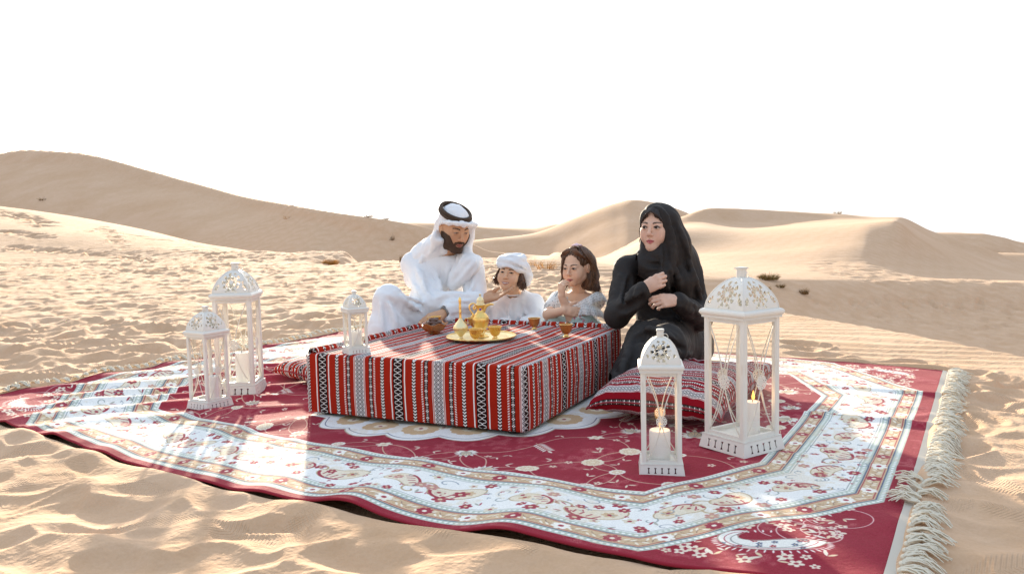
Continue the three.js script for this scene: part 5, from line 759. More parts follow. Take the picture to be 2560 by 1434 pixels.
// ---------- the boy: white robe and wound headcloth, smiling, brown curls ----------
{
  const t = thing('person', 'smiling small boy in white robe and wound white headcloth, between man and girl', 'person');
  const skin = [0.72, 0.45, 0.29], M = headMatrix(at(1277, 684, 4.76), -18, -9, -6, 0.86), Mi = toLocal(M), L = (x, y, z) => V(x, y, z).applyMatrix4(M);
  const neck = at(1288, 741, 4.82), hf = headField({ child: 1, smile: 1, nose: 0.85, wide: 1.0, fem: 0.6 }, neck.clone().applyMatrix4(Mi));
  const head = hf.mesh(V(-0.1, -0.2, -0.14), V(0.1, 0.13, 0.13), 0.0021, facePaint({ skin, smile: 1, lids: 0.0052, irisR: 0.008, gaze: [0.002, 0.001], browT: 0.0042, lip: [0.42, 0.15, 0.12] })).applyMatrix4(M);
  const shR = at(1240, 764, 4.86), shL = at(1336, 758, 4.8), chest = at(1288, 788, 4.86), hip = at(1292, 862, 4.92), elL = at(1356, 806, 4.7), wrL = at(1318, 826, 4.62), elR = at(1228, 818, 4.76), wrR = at(1256, 832, 4.66), kneeL = at(1318, 826, 4.66), kneeR = at(1256, 828, 4.66), footL = at(1300, 866, 4.62), footR = at(1262, 866, 4.62);
  const hL = hand(V(-0.8, -0.3, 0.5), V(0, -1, 0.2), V(0, 0.3, 1), wrL, 0.62, [[0.4, 0.5, 0.3], [0.4, 0.5, 0.3], [0.4, 0.5, 0.3], [0.45, 0.5, 0.3]], { back: elL.clone().lerp(wrL, 0.7) }), hR = hand(V(0.8, -0.3, 0.5), V(0, -1, 0.2), V(0, 0.3, 1), wrR, 0.62, [[0.4, 0.5, 0.3], [0.4, 0.5, 0.3], [0.4, 0.5, 0.3], [0.45, 0.5, 0.3]], { back: elR.clone().lerp(wrR, 0.7) });
  const core = bodyCore([[hip, chest, neck], [shR, shL], [shR, elR, wrR], [shL, elL, wrL], [hip, kneeR, footR], [hip, kneeL, footL]], [[0.08, 0.075, 0.04], [0.035, 0.035], [0.028, 0.026, 0.018], [0.028, 0.026, 0.018], [0.05, 0.036, 0.03], [0.05, 0.036, 0.03]], skin, at(1190, 900, 5.1).setY(0.0), at(1390, 730, 4.5));
  part('body', [head, handGeo(hL, skin, 0.003), handGeo(hR, skin, 0.003), core], skinMat, t);
  const k = new Field();
  k.cone(hip, chest, 0.125, 0.1, 0.05); k.cone(chest, neck, 0.098, 0.05, 0.05); k.chain([shR, neck.clone().lerp(shR, 0.35), neck.clone().lerp(shL, 0.35), shL], [0.05, 0.044, 0.044, 0.05], 0.04);
  k.chain([shR, elR, elR.clone().lerp(wrR, 0.8)], [0.056, 0.056, 0.05], 0.025); k.chain([shL, elL, elL.clone().lerp(wrL, 0.8)], [0.056, 0.058, 0.05], 0.025);
  k.chain([hip, kneeL, footL], [0.085, 0.068, 0.06], 0.04); k.chain([hip, kneeR, footR], [0.085, 0.068, 0.06], 0.04);
  k.cone(neck.clone().add(V(0, 0.012, 0)), L(0, -0.06, -0.02), 0.044, 0.06, 0.006, -1);
  k.folds([[[[1276, 752], [1272, 776], [1270, 800]], 0.008], [[[1300, 756], [1300, 780], [1296, 802]], -0.008], [[[1344, 775], [1330, 795], [1326, 804]], -0.009], [[[1308, 772], [1322, 788], [1334, 802]], 0.009], [[[1250, 772], [1262, 790], [1278, 802]], 0.009], [[[1238, 780], [1240, 796], [1248, 804]], -0.008], [[[1286, 800], [1296, 792], [1310, 800]], 0.009]]);
  const w1 = wrinkle(V(0.2, -1, 0.1), 0.0034, 0.2, 0.045, 13), w2 = wrinkle(V(0.9, -0.6, 0.4), 0.0012, 0.12, 0.024, 5); k.warp = (x, y, z) => w1(x, y, z) + w2(x, y, z);
  const white = phys(rgb(0.8, 0.81, 0.82), 0.85, { bumpMap: weave, bumpScale: 0.0004, sheen: 0.2, sheenRoughness: 0.5 });
  part('robe', k.mesh(at(1170, 920, 5.1).setY(-0.005), at(1410, 725, 4.5).setX(0.32), 0.0058), white, t);
  part('collar', (() => { const p = []; for (let i = 0; i < 24; i++) { const a = i / 24 * 6.283; p.push(neck.clone().add(V(Math.cos(a) * 0.05, 0.008 + 0.004 * Math.sin(a), Math.sin(a) * 0.05))); } return tube(p, 0.006, 50, 7, true); })(), white, t);
  // headcloth wound round the head, with an end hanging behind the ear
  const rot = new THREE.Euler().setFromRotationMatrix(new THREE.Matrix4().extractRotation(M), 'YXZ'), er = [rot.x - 0.12, rot.y, rot.z - 0.1], S = 0.86;
  const g = new Field(); g.egg(L(0.004, 0.062, -0.02), [0.092 * S, 0.07 * S, 0.108 * S], 0.02, 1, er);
  const ring = (y, rx, rz, r, tilt, ph) => { const p = []; for (let i = 0; i <= 22; i++) { const a = i / 22 * 6.283; p.push(L(Math.cos(a) * rx, y + tilt * Math.cos(a + ph) - 0.012 * Math.sin(a), Math.sin(a) * rz - 0.012)); } return p; };
  g.chain(ring(0.05, 0.083, 0.096, 0, -0.014, 0), Array(23).fill(0.021 * S), 0.016); g.chain(ring(0.075, 0.08, 0.094, 0, -0.016, 0.4), Array(23).fill(0.02 * S), 0.012); g.chain(ring(0.1, 0.062, 0.076, 0, 0.012, 1.2), Array(23).fill(0.021 * S), 0.016);
  g.chain([L(0.086, 0.05, -0.035), L(0.1, 0.0, -0.05), L(0.104, -0.045, -0.055)], [0.026, 0.03, 0.02], 0.02);
  g.egg(L(0, -0.06, 0.06), [0.075 * S, 0.105 * S, 0.09 * S], 0.01, -1, er);
  g.folds([[[[1240, 664], [1275, 652], [1318, 668]], 0.006], [[[1242, 672], [1278, 660], [1322, 680]], -0.006], [[[1250, 650], [1280, 640], [1310, 650]], 0.006], [[[1318, 660], [1328, 680], [1330, 704]], 0.006]]);
  const w3 = wrinkle(V(1, -0.25, 0.1), 0.0018, 0.16, 0.024, 33); g.warp = (x, y, z) => w3(x, y, z);
  part('headcloth', g.mesh(L(-0.17, -0.16, -0.17).min(L(0.17, -0.16, -0.17)).subScalar(0.03), L(0.17, 0.17, 0.17).addScalar(0.03), 0.0048), white, t);
  hair(t, L, 17, [0.1, 0.045, 0.02], (R) => { const s = R() < 0.6 ? 1 : -1, a = R(), z = lerp(0.03, -0.06, a), x = s * (0.07 + 0.012 * a), dn = s > 0 ? lerp(-0.05, -0.1, R()) : lerp(-0.03, -0.085, R()); return { p: [[x, 0.035, z], [s * 0.084, -0.005, z - 0.004], [s * (0.08 + 0.012 * R()), dn * 0.6, z + 0.006], [s * (0.074 + 0.034 * R()), dn, z + 0.016 * R()]], curl: 0.014, r: 0.0036 }; }, 340);
  hair(t, L, 23, [0.1, 0.045, 0.02], (R) => { const s = R() < 0.5 ? 1 : -1, x = s * lerp(0.052, 0.07, R()); return { p: [[x, 0.03, 0.048 - (Math.abs(x) - 0.05)], [x * 1.06, 0.005, 0.046 - (Math.abs(x) - 0.05) * 2], [x * 1.1, -0.02 - 0.02 * R(), 0.036], [x * (1.06 + 0.2 * R()), -0.045 - 0.03 * R(), 0.03]], curl: 0.01, r: 0.0028 }; }, 110, 'loose_hair');
}
// ---------- the girl: brown hair to the shoulders, white lace dress with a pale green flowered skirt, fingers at her mouth ----------
{
  const t = thing('person', 'girl with brown hair in white lace dress, fingers at her mouth', 'person');
  const skin = [0.76, 0.49, 0.335], M = headMatrix(at(1441, 667, 4.5), -35, 4, 1, 0.845), Mi = toLocal(M), L = (x, y, z) => V(x, y, z).applyMatrix4(M);
  const neck = at(1446, 738, 4.56), hf = headField({ child: 1, nose: 0.85, fem: 0.7, wide: 0.98 }, neck.clone().applyMatrix4(Mi));
  for (const s of [1, -1]) { hf.egg(V(0.082 * s, -0.01, -0.012), [0.009, 0.034, 0.021], 0.004, 1, [0.5 * s, 0, -0.15 * s]); hf.egg(V(0.092 * s, -0.006, -0.006), [0.006, 0.02, 0.011], 0.004, -1, [0.5 * s, 0, 0]); }
  const head = hf.mesh(V(-0.1, -0.22, -0.14), V(0.1, 0.13, 0.13), 0.0021, facePaint({ skin, lids: 0.0066, irisR: 0.0082, gaze: [-0.003, -0.001], browT: 0.004, lip: [0.44, 0.16, 0.14] })).applyMatrix4(M);
  const shR = at(1396, 748, 4.62), shL = at(1492, 752, 4.52), chest = at(1446, 772, 4.6), hip = at(1462, 846, 4.66), elR = at(1371, 786, 4.46), wrR = at(1410, 776, 4.36), elL = at(1432, 802, 4.4), wrL = at(1404, 740, 4.37), kneeL = at(1452, 822, 4.42), kneeR = at(1388, 826, 4.48), footL = at(1410, 880, 4.42), footR = at(1420, 884, 4.46);
  const hL = hand(at(1404, 700, 4.37).sub(wrL), V(0.85, 0.1, -0.5), V(0.4, 0.2, -0.9), wrL, 0.66, [[0.95, 0.7, 0.5], [1.1, 0.9, 0.7], [1.15, 1.0, 0.8], [1.2, 1.0, 0.8]], { spread: 0.02, back: elL.clone().lerp(wrL, 0.55), thumb: [[0.022, 0.028, 0.008], [0.055, 0.036, 0.03], [0.082, 0.028, 0.052], [0.1, 0.016, 0.064]] });
  const hR = hand(at(1460, 782, 4.36).sub(wrR), V(-0.1, -0.2, -1), V(0.2, 1, 0.1), wrR, 0.68, [[0.15, 0.25, 0.2], [0.15, 0.25, 0.2], [0.2, 0.3, 0.2], [0.25, 0.3, 0.2]], { spread: 0.03, back: elR.clone().lerp(wrR, 0.4), thumb: [[0.022, 0.03, 0.004], [0.05, 0.056, 0.002], [0.076, 0.07, -0.002], [0.094, 0.078, -0.002]] });
  const arms = new Field(); arms.chain([shR, elR, wrR], [0.034, 0.03, 0.02], 0.01); arms.chain([shL, elL, wrL], [0.036, 0.032, 0.02], 0.01); arms.chain([chest, neck], [0.055, 0.042], 0.04); arms.cone(shR, shL, 0.036, 0.036, 0.04); arms.cone(hip, chest, 0.09, 0.08, 0.05); arms.chain([hip, kneeL, footL], [0.055, 0.042, 0.03], 0.03); arms.chain([hip, kneeR, footR], [0.055, 0.042, 0.03], 0.03);
  part('body', [head, handGeo(hL, skin, 0.0024), handGeo(hR, skin, 0.0024), arms.mesh(at(1340, 900, 4.85).setY(0), at(1530, 715, 4.28), 0.0062, () => skin)], skinMat, t);
  // dress: lace bodice, two gathered sleeve ruffles, flowered skirt
  const lace = canvas(512, 512, (c) => { const R = rng(3); c.fillStyle = '#f2f2ee'; c.fillRect(0, 0, 512, 512); for (let j = 0; j < 8; j++) for (let i = 0; i < 8; i++) { const x = i * 64 + (j % 2) * 32 + 10, y = j * 64 + 32; for (let k = 0; k < 5; k++) { const a = k / 5 * 6.283 + R(); c.fillStyle = R() < 0.5 ? '#5f6a64' : '#857060'; c.beginPath(); c.ellipse(x + 15 * Math.cos(a), y + 15 * Math.sin(a), 7, 4, a, 0, 7); c.fill(); } c.fillStyle = '#6f675e'; for (let k = 0; k < 3; k++) { c.beginPath(); c.arc(x + 32 + 6 * (R() - 0.5), y + (k - 1) * 16, 3.2, 0, 7); c.fill(); } } });
  const floral = canvas(512, 512, (c) => { const R = rng(6); c.fillStyle = '#c4d8d0'; c.fillRect(0, 0, 512, 512); for (let i = 0; i < 26; i++) { const x = R() * 512, y = R() * 512; for (let k = 0; k < 6; k++) { c.fillStyle = ['#d98c9c', '#c76a80', '#e6b6bf'][k % 3]; c.beginPath(); c.ellipse(x + (R() - 0.5) * 26, y + (R() - 0.5) * 26, 9, 6, R() * 3, 0, 7); c.fill(); } c.fillStyle = '#8fae96'; for (let k = 0; k < 3; k++) { c.beginPath(); c.ellipse(x + (R() - 0.5) * 50, y + (R() - 0.5) * 50, 9, 3.4, R() * 3, 0, 7); c.fill(); } } });
  const laceMat = phys(rgb(0.84, 0.84, 0.84), 0.85, { map: lace, side: THREE.DoubleSide, bumpMap: weave, bumpScale: 0.0006 }), skirtMat = phys(rgb(0.86, 0.86, 0.86), 0.85, { map: floral, bumpMap: weave, bumpScale: 0.0004 });
  const b = new Field(); b.cone(hip, chest, 0.105, 0.088, 0.04); b.cone(chest, neck.clone().add(V(0, -0.035, 0)), 0.08, 0.06, 0.03); b.chain([shR, chest.clone().add(V(0, 0.02, 0)), shL], [0.043, 0.06, 0.043], 0.03); b.cone(shR, shR.clone().lerp(elR, 0.6), 0.046, 0.05, 0.02); b.cone(shL, shL.clone().lerp(elL, 0.4), 0.046, 0.05, 0.02);
  b.cone(neck.clone().add(V(-0.01, -0.012, 0.03)), L(0, -0.05, 0), 0.055, 0.07, 0.008, -1);
  const wb = wrinkle(V(0, -1, 0), 0.003, 0.08, 0.024, 9); b.warp = wb; part('bodice', b.mesh(at(1350, 880, 4.85).setY(0.05), at(1530, 725, 4.38), 0.0055), laceMat, t);
  const s = new Field(); s.chain([hip, kneeL, footL], [0.12, 0.075, 0.09], 0.05); s.chain([hip, kneeR, footR], [0.115, 0.07, 0.09], 0.05); s.cone(kneeL, at(1490, 850, 4.5), 0.07, 0.09, 0.05);
  s.folds([[[[1424, 800], [1448, 794], [1476, 806]], 0.008], [[[1436, 806], [1460, 802], [1484, 810]], -0.007], [[[1372, 800], [1388, 796], [1404, 804]], 0.007]]); const ws = wrinkle(V(0.8, -0.6, 0.4), 0.004, 0.12, 0.035, 15); s.warp = ws;
  part('skirt', s.mesh(at(1320, 920, 4.85).setY(-0.005), at(1560, 770, 4.28), 0.006), skirtMat, t);
  // ruffles: gathered strips that hang from a line over the shoulder and the upper arm
  const ruffle = (top, drop, waves, depth) => { const c = new THREE.CatmullRomCurve3(top); return grid(120, 12, (a, v) => { const p = c.getPoint(a), tn = c.getTangent(a), out = V(-tn.z, 0, tn.x).normalize(); if (out.z < 0) out.negate(); const w = Math.sin(a * waves * 6.283) * depth * v + 0.3 * depth * v * Math.sin(a * waves * 15), e = 0.006 * Math.abs(Math.sin(a * waves * 3.14159 * 4)) * v; return p.addScaledVector(out, 0.02 * Math.sin(v * 1.6) + w).add(V(0, -drop * v + e, 0)); }, (a, v) => [a * 2.2, v * 0.45]); };
  part('ruffle', ruffle([at(1418, 750, 4.46), at(1440, 756, 4.42), at(1466, 744, 4.4), at(1490, 730, 4.42), at(1506, 732, 4.5), at(1508, 742, 4.58)], 0.05, 7, 0.006), laceMat, t);
  part('ruffle', ruffle([at(1440, 772, 4.4), at(1456, 762, 4.37), at(1478, 764, 4.37), at(1497, 770, 4.44), at(1504, 776, 4.52)], 0.055, 6, 0.007), laceMat, t);
  part('ruffle', ruffle([at(1420, 742, 4.5), at(1400, 738, 4.5), at(1386, 746, 4.52), at(1376, 760, 4.56)], 0.07, 5, 0.006), laceMat, t);
  // hair, parted and falling to the shoulders
  const rot = new THREE.Euler().setFromRotationMatrix(new THREE.Matrix4().extractRotation(M), 'YXZ'), er = [rot.x, rot.y, rot.z], S = 0.845, h = new Field();
  h.egg(L(0, 0.036, -0.026), [0.089 * S, 0.098 * S, 0.107 * S], 0.02, 1, er); h.chain([L(0.046, 0.02, -0.07), L(0.06, -0.07, -0.066), L(0.068, -0.125, -0.045)], [0.052, 0.05, 0.036].map((q) => q * S), 0.03); h.chain([L(0, 0.0, -0.075), L(0, -0.1, -0.06)], [0.06, 0.05].map((q) => q * S), 0.04); h.chain([L(-0.055, 0.02, -0.045), L(-0.07, -0.06, -0.03), L(-0.07, -0.1, 0.0)], [0.045, 0.036, 0.026].map((q) => q * S), 0.03);
  h.egg(L(0.0, -0.018, 0.088), [0.069 * S, 0.104 * S, 0.086 * S], 0.012, -1, er); h.ball(L(0.09, -0.014, 0.004), 0.032 * S, 0.008, -1); h.cone(L(0.06, -0.03, 0.06), L(0.082, -0.06, 0.025), 0.036 * S, 0.022 * S, 0.012, -1);
  const wh = (x, y, z) => { const q = V(x, y, z).applyMatrix4(Mi), a = Math.atan2(q.x, q.z + 0.03); return 0.0022 * Math.sin(a * 34 + 2.5 * n2(q.y * 14, a * 3)) + 0.0012 * Math.sin(a * 83 + q.y * 30); }; h.warp = wh;
  part('hair', h.mesh(L(-0.15, -0.2, -0.16).min(L(0.15, -0.2, -0.16)).min(L(-0.15, -0.2, 0.12)).subScalar(0.02), L(0.15, 0.16, 0.12).max(L(-0.15, 0.16, 0.12)).max(L(0.15, 0.16, -0.16)).addScalar(0.02), 0.0042, (x, y, z) => { const q = 0.75 + 0.5 * n3(x * 160, y * 14, z * 160); return [0.115 * q, 0.052 * q, 0.023 * q]; }), phys(rgb(1, 1, 1), 0.4, { vertexColors: true, sheen: 0.25, sheenRoughness: 0.35, sheenColor: rgb(0.5, 0.26, 0.1) }), t);
  hair(t, L, 5, [0.125, 0.056, 0.025], (R) => { const a = lerp(-2.5, 1.75, R()), x0 = Math.sin(-a) , z0 = Math.cos(a); if (x0 > 0.25 && z0 > -0.5 && !(z0 > 0.1 && Math.abs(x0) < 0.62)) { const e = R(), o2 = 1 + 0.08 * R(); return { p: [[0.03, 0.128, -0.01 - 0.03 * e], [0.072, 0.09, 0.02 - 0.06 * e], [0.09 * o2, 0.035, -0.014 - 0.05 * e], [0.1 * o2, -0.05, -0.05 - 0.02 * e], [0.112 * o2, -0.1, -0.045], [0.098 + 0.06 * R(), lerp(-0.13, -0.175, R()), -0.035 + 0.04 * R()]], curl: 0.012, r: 0.0027 }; } const sx = 0.09 * x0, sz = -0.028 + 0.106 * z0, front = z0 > 0.1; const dn = lerp(-0.12, -0.165, R()) + (x0 < -0.3 ? 0.03 : 0), o = 1.02 + 0.1 * R(); if (front && Math.abs(x0) < 0.62) return { p: [[0.012, 0.128, 0.0], [sx * 0.62 + 0.004, 0.119, 0.052], [sx * 0.8 + Math.sign(x0) * 0.032, 0.082, 0.056], [Math.sign(x0) * 0.086, 0.026, -0.014], [Math.sign(x0) * 0.094, -0.05, -0.05]], curl: 0.003, r: 0.0024 }; return { p: [[sx * 0.3, 0.13, sz * 0.3 - 0.02], [sx * 0.9, 0.085, sz * 0.9], [sx * o, 0.0, sz * o], [sx * 1.02 * o, -0.07, sz * 0.95], [sx * (0.95 + 0.4 * R()), dn, sz * 0.8 + 0.012]], curl: x0 < -0.2 ? 0.016 : 0.01, r: 0.0028 }; }, 640, 'hair_strands');
  hair(t, L, 9, [0.2, 0.095, 0.04], (R) => { const s = R() < 0.5 ? 1 : -1, y = lerp(0.1, -0.14, R()), x = s * (0.088 + 0.006 * R()); return { p: [[x, y, -0.02], [x + s * 0.012, y - 0.02, -0.015], [x + s * (0.015 + 0.02 * R()), y - 0.05 * R() - 0.01, -0.01]], curl: 0.012, r: 0.0006 }; }, 130, 'loose_hair');
  const R = rng(2), fl = []; for (let i = 0; i < 22; i++) { const a = i * 2.4, r = 0.0022 * Math.sqrt(i) * 2.2, q = new THREE.SphereGeometry(0.008, 8, 6); q.scale(1, 0.45, 0.75); q.rotateX(-0.6 + R()); q.rotateY(a); q.translate(r * Math.cos(a), 0.006 - r * 0.4, r * Math.sin(a)); fl.push(q); }
  const clip = merge(fl); const cp = L(0.02, 0.142, 0.012); clip.translate(cp.x, cp.y, cp.z); part('flower_clip', clip, std(rgb(0.85, 0.62, 0.64), 0.8), t);
}
// ---------- the woman: black cloak and headscarf, seated on the cushion, both hands raised before her ----------
{
  const t = thing('person', 'woman in black cloak and headscarf, seated right of the table, hands raised', 'person');
  const skin = [0.68, 0.45, 0.34], M = headMatrix(at(1641, 568, 4.2), -29, -1, -1, 0.985), Mi = toLocal(M), L = (x, y, z) => V(x, y, z).applyMatrix4(M);
  const neck = at(1645, 645, 4.28), hf = headField({ fem: 1, nose: 0.88, wide: 0.97 }, neck.clone().applyMatrix4(Mi));
  const head = hf.mesh(V(-0.1, -0.21, -0.14), V(0.1, 0.13, 0.13), 0.0021, facePaint({ skin, lids: 0.0074, liner: 0.5, irisR: 0.0074, gaze: [-0.003, 0.0005], browT: 0.0046, lip: [0.5, 0.14, 0.15], brow: [0.02, 0.012, 0.01] })).applyMatrix4(M);
  const shR = at(1566, 672, 4.25), shL = at(1722, 688, 4.36), chest = at(1640, 720, 4.32), hip = at(1682, 858, 4.34), elR = at(1542, 790, 4.1), wrR = at(1612, 722, 3.98), elL = at(1750, 795, 4.2), wrL = at(1688, 750, 4.0), kneeR = at(1614, 850, 3.98), kneeL = at(1664, 864, 3.86), footR = at(1540, 985, 3.72), footL = at(1572, 1000, 3.68);
  const hR = hand(at(1655, 697, 3.95).sub(wrR), V(0.1, -0.35, -1), V(0, 1, -0.25), wrR, 0.86, [[0.75, 1.2, 0.8], [0.85, 1.3, 0.8], [0.95, 1.3, 0.8], [1.0, 1.3, 0.8]], { spread: 0.015, back: elR.clone().lerp(wrR, 0.6), thumb: [[0.022, 0.028, 0.008], [0.052, 0.036, 0.024], [0.076, 0.028, 0.04], [0.092, 0.012, 0.048]] });
  const hL = hand(at(1640, 752, 3.94).sub(wrL), V(0.15, -0.45, -1), V(-0.1, 1, -0.1), wrL, 0.86, [[0.5, 0.9, 0.7], [0.6, 1.0, 0.7], [0.7, 1.0, 0.7], [0.8, 1.1, 0.7]], { spread: 0.02, back: elL.clone().lerp(wrL, 0.6), thumb: [[0.022, 0.028, 0.008], [0.052, 0.038, 0.022], [0.078, 0.032, 0.036], [0.096, 0.02, 0.044]] });
  const core = bodyCore([[hip, chest, neck], [shR, shL], [shR, elR, wrR.clone().lerp(elR, 0.25)], [shL, elL, wrL.clone().lerp(elL, 0.25)], [hip, kneeR, footR], [hip, kneeL, footL]], [[0.12, 0.1, 0.05], [0.05, 0.05], [0.038, 0.034, 0.022], [0.038, 0.034, 0.022], [0.075, 0.055, 0.04], [0.075, 0.055, 0.04]], skin, at(1480, 1010, 4.6).setY(0.0), at(1800, 640, 3.6));
  part('body', [head, handGeo(hR, skin, 0.0024), handGeo(hL, skin, 0.0024), core], skinMat, t);
  const k = new Field();
  k.cone(hip, chest, 0.17, 0.125, 0.06); k.cone(hip, at(1735, 862, 4.44), 0.13, 0.11, 0.06); k.cone(chest, neck, 0.1, 0.055, 0.06); k.chain([shR, neck.clone().lerp(shR, 0.35), neck.clone().lerp(shL, 0.35), shL], [0.06, 0.055, 0.055, 0.062], 0.05);
  k.cone(shR, elR, 0.064, 0.062, 0.03); k.cone(elR, elR.clone().lerp(wrR, 0.93), 0.06, 0.046, 0.025); k.cone(shL, elL, 0.066, 0.064, 0.03); k.cone(elL, elL.clone().lerp(wrL, 0.9), 0.06, 0.05, 0.025);
  k.cone(hip, kneeR, 0.13, 0.085, 0.06); k.cone(hip, kneeL, 0.13, 0.088, 0.06); k.chain([kneeR, footR], [0.085, 0.07], 0.05); k.chain([kneeL, footL], [0.085, 0.06], 0.06); k.cone(at(1545, 968, 3.74), at(1515, 1000, 3.72), 0.06, 0.04, 0.04);
  k.folds([[[[1550, 760], [1580, 745], [1610, 730]], 0.01], [[[1548, 790], [1580, 775], [1618, 748]], 0.011], [[[1552, 776], [1584, 760], [1612, 738]], -0.01], [[[1568, 690], [1560, 725], [1545, 765]], 0.01], [[[1580, 690], [1574, 720], [1558, 760]], -0.01], [[[1700, 765], [1730, 775], [1755, 790]], 0.011], [[[1695, 750], [1725, 758], [1752, 772]], 0.009], [[[1640, 840], [1668, 845], [1700, 870]], 0.016], [[[1652, 850], [1688, 868], [1716, 892]], -0.014], [[[1606, 832], [1640, 826], [1690, 838]], 0.014], [[[1580, 850], [1610, 838], [1650, 850]], -0.014], [[[1576, 860], [1562, 910], [1545, 960]], 0.016], [[[1600, 866], [1584, 915], [1562, 970]], -0.015], [[[1622, 872], [1602, 920], [1576, 975]], 0.015], [[[1590, 820], [1640, 805], [1700, 815]], 0.012], [[[1664, 870], [1690, 880], [1730, 885]], 0.013], [[[1610, 800], [1650, 790], [1690, 790]], -0.011]]);
  const w1 = wrinkle(V(0.3, -1, 0.2), 0.0048, 0.5, 0.06, 43), w2 = wrinkle(V(0.9, -0.5, 0.3), 0.002, 0.2, 0.028, 4); k.warp = (x, y, z) => w1(x, y, z) + w2(x, y, z);
  const black = phys(rgb(0.013, 0.0092, 0.0075), 0.75, { bumpMap: weave, bumpScale: 0.0004, sheen: 0.1, sheenRoughness: 0.4, sheenColor: rgb(0.5, 0.36, 0.28) });
  part('cloak', k.mesh(at(1480, 1020, 4.62).setY(-0.004), at(1810, 630, 3.56).setX(1.06), 0.0068), black, t);
  // headscarf: hood, wrap under the chin, long fall over the right of the picture
  const rot = new THREE.Euler().setFromRotationMatrix(new THREE.Matrix4().extractRotation(M), 'YXZ'), er = [rot.x, rot.y, rot.z], g = new Field();
  g.egg(L(0, 0.03, -0.025), [0.088, 0.098, 0.112], 0.03, 1, er); g.chain([L(0.05, 0.02, -0.03), L(0.075, -0.08, -0.05), at(1702, 660, 4.3), at(1728, 715, 4.3), at(1745, 790, 4.3)], [0.065, 0.075, 0.085, 0.085, 0.07], 0.05);
  g.chain([L(0, -0.02, -0.06), at(1680, 650, 4.4), at(1700, 740, 4.48)], [0.075, 0.11, 0.1], 0.06); g.chain([L(-0.06, -0.07, 0.0), L(-0.03, -0.13, 0.035), L(0.03, -0.14, 0.04), L(0.075, -0.11, 0.0)], [0.03, 0.04, 0.042, 0.04], 0.03); g.chain([L(-0.04, -0.15, 0.02), at(1606, 664, 4.16), at(1640, 690, 4.14), at(1672, 700, 4.16)], [0.04, 0.042, 0.04, 0.036], 0.04);
  g.chain([L(0.078, -0.03, 0.02), at(1676, 640, 4.14), at(1664, 690, 4.1), at(1668, 716, 4.12)], [0.026, 0.034, 0.032, 0.026], 0.03); g.chain([at(1690, 640, 4.2), at(1708, 700, 4.18), at(1712, 740, 4.2)], [0.05, 0.055, 0.04], 0.04);
  g.egg(L(-0.004, -0.006, 0.1), [0.0615, 0.102, 0.086], 0.01, -1, er);
  g.folds([[[[1668, 540], [1682, 590], [1680, 650]], 0.009], [[[1680, 545], [1700, 600], [1704, 660]], -0.01], [[[1690, 555], [1716, 620], [1730, 690]], 0.01], [[[1652, 600], [1656, 640], [1652, 690]], 0.008], [[[1662, 600], [1668, 650], [1660, 700]], -0.009], [[[1700, 600], [1726, 670], [1750, 740]], -0.01], [[[1716, 640], [1740, 700], [1760, 770]], 0.011], [[[1598, 636], [1622, 650], [1652, 652]], 0.006], [[[1592, 655], [1620, 672], [1654, 672]], 0.007], [[[1686, 660], [1700, 710], [1704, 760]], 0.01], [[[1672, 670], [1682, 710], [1684, 745]], -0.009], [[[1634, 516], [1660, 530], [1674, 560]], 0.007]]);
  const w3 = wrinkle(V(0.25, -1, 0), 0.0032, 0.5, 0.04, 27); g.warp = w3;
  part('headscarf', g.mesh(at(1560, 830, 4.65), at(1800, 480, 3.9), 0.0058), black, t);
  hair(t, L, 14, [0.02, 0.011, 0.008], (R) => { const x = lerp(-0.062, 0.055, R()), k2 = x * x * 9; return { p: [[x * 0.9, 0.098 - k2 * 1.2, 0.072 - k2], [x, 0.082 - k2 * 1.8, 0.086 - k2 * 1.2], [x + 0.014 * Math.sign(x), 0.068 - k2 * 2.6, 0.085 - k2 * 1.5], [x + 0.02 * Math.sign(x), 0.05 - k2 * 3, 0.078 - k2 * 1.8]], curl: 0.003, r: 0.0032 }; }, 110);
}
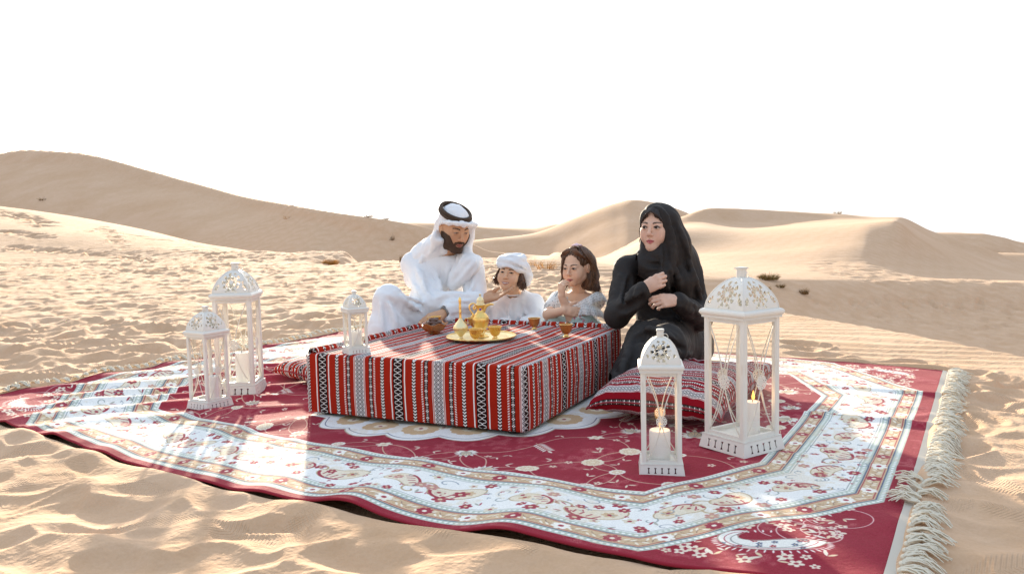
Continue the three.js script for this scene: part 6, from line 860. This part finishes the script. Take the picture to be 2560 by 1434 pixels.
// ---------- dry grass and small desert shrubs ----------
function groundAt(px, py, d0 = 5, d1 = 180) { let last = null; for (let d = d0; d < d1; d *= 1.004) { const q = at(px, py, d); if (sand(q.x, q.z) >= q.y) return q.setY(sand(q.x, q.z)); last = d; } const b = at(px, py, d1); return b.setY(sand(b.x, b.z)); }
function crestAt(px, d) { const q = at(px, 500, d); let best = null; for (let k = d * 0.85; k < d * 1.15; k += d * 0.01) { const w = at(px, 500, k), y = sand(w.x, w.z), e = (y - EYE) / Math.hypot(w.x, w.z); if (!best || e > best.e) best = { e, p: V(w.x, y, w.z) }; } return best.p; }
const straw = std(rgb(0.42, 0.29, 0.13), 0.9, { vertexColors: true, side: THREE.DoubleSide });
function tuft(label, p, w, h, n, colors, seed, lean = 0.7, mound = 0) {
  const R = rng(seed), list = [], c3 = (g, c, k) => { const a = new Float32Array(g.attributes.position.count * 3); for (let i = 0; i < a.length; i += 3) { a[i] = c[0] * k; a[i + 1] = c[1] * k; a[i + 2] = c[2] * k; } g.setAttribute('color', new THREE.BufferAttribute(a, 3)); return g; };
  for (let i = 0; i < n; i++) { const a = R() * 6.283, r = Math.sqrt(R()) * w * 0.3, b = V(r * Math.cos(a), -0.02 * h, r * Math.sin(a)), o = a + (R() - 0.5) * 1.5, L = h * (0.55 + 0.5 * R()) * (1 - 0.5 * (r / (w * 0.3)) ** 2), f = Math.pow(R(), 0.8) * 1.25 * lean, sw = Math.sin(f) * Math.min(1.2, w / h * 0.55); list.push(c3(taper([b, b.clone().add(V(Math.cos(o) * L * sw * 0.4, L * 0.6 * Math.cos(f * 0.6), Math.sin(o) * L * sw * 0.4)), b.clone().add(V(Math.cos(o) * L * sw, L * Math.cos(f) * 0.95, Math.sin(o) * L * sw))], h * 0.014 + w * 0.004, h * 0.003, 4, 3), colors[Math.floor(R() * colors.length)], 0.7 + 0.6 * R())); }
  const t = thing('grass_tuft', label, 'grass tuft', [p.x, p.y, p.z]); part('blades', list, straw, t); t.children[0].userData.kind = 'stuff';
}
const GOLD = [[1.1, 0.75, 0.36], [1.3, 1, 0.55], [0.8, 0.55, 0.26]], BROWN = [[0.5, 0.42, 0.28], [0.34, 0.28, 0.2], [0.7, 0.52, 0.3]], OLIVE = [[0.42, 0.42, 0.22], [0.3, 0.28, 0.16], [0.75, 0.58, 0.3]];
tuft('golden dry grass tuft on a small mound, left of the man behind the lanterns', groundAt(826, 662, 10), 0.52, 0.17, 240, GOLD, 1, 0.9);
tuft('small brown shrub just behind the man\'s left shoulder', groundAt(1003, 655, 10), 0.14, 0.2, 60, BROWN, 2, 0.5);
tuft('sparse tall golden grass behind the girl\'s head', groundAt(1368, 672, 9), 0.5, 0.2, 46, GOLD, 3, 0.7);
tuft('thin golden grass on the sand between boy and girl', groundAt(1342, 664, 9), 0.4, 0.17, 34, GOLD, 4, 0.8);
tuft('dark shrub behind the tall right lantern, largest of the four there', groundAt(1922, 700, 12), 1.35, 0.42, 260, OLIVE, 5, 0.9);
tuft('dark shrub half hidden by the tall right lantern\'s dome', groundAt(1915, 729, 12), 0.6, 0.36, 130, OLIVE, 6, 0.7);
tuft('low dark shrub to the right of the lantern dome, middle of three', groundAt(1952, 719, 12), 0.55, 0.26, 120, OLIVE, 7, 0.8);
tuft('dark shrub standing alone on the slope, rightmost of the four', groundAt(2011, 736, 12), 0.62, 0.34, 140, BROWN, 8, 0.6);
tuft('tiny shrub on the skyline of the right dune', crestAt(2095, 92), 1.5, 0.55, 70, OLIVE, 9, 0.9);
tuft('dark shrub on the skyline left of the man, leftmost of two', crestAt(920, 67), 1.0, 0.34, 110, BROWN, 10, 0.9);
tuft('dark shrub on the skyline left of the man, rightmost of two', crestAt(962, 65), 0.9, 0.3, 100, BROWN, 11, 0.9);
tuft('faint twiggy bush on the slope left of the man\'s head', groundAt(982, 602, 20), 0.7, 0.6, 26, BROWN, 12, 0.5);
tuft('small dark bush low on the big left dune', groundAt(104, 503, 40), 1.3, 0.5, 60, BROWN, 13, 0.9);
tuft('pale dry bush high on the shaded face of the big dune', groundAt(716, 548, 30), 0.9, 0.5, 24, GOLD, 14, 0.8);
renderer.render(scene, camera);
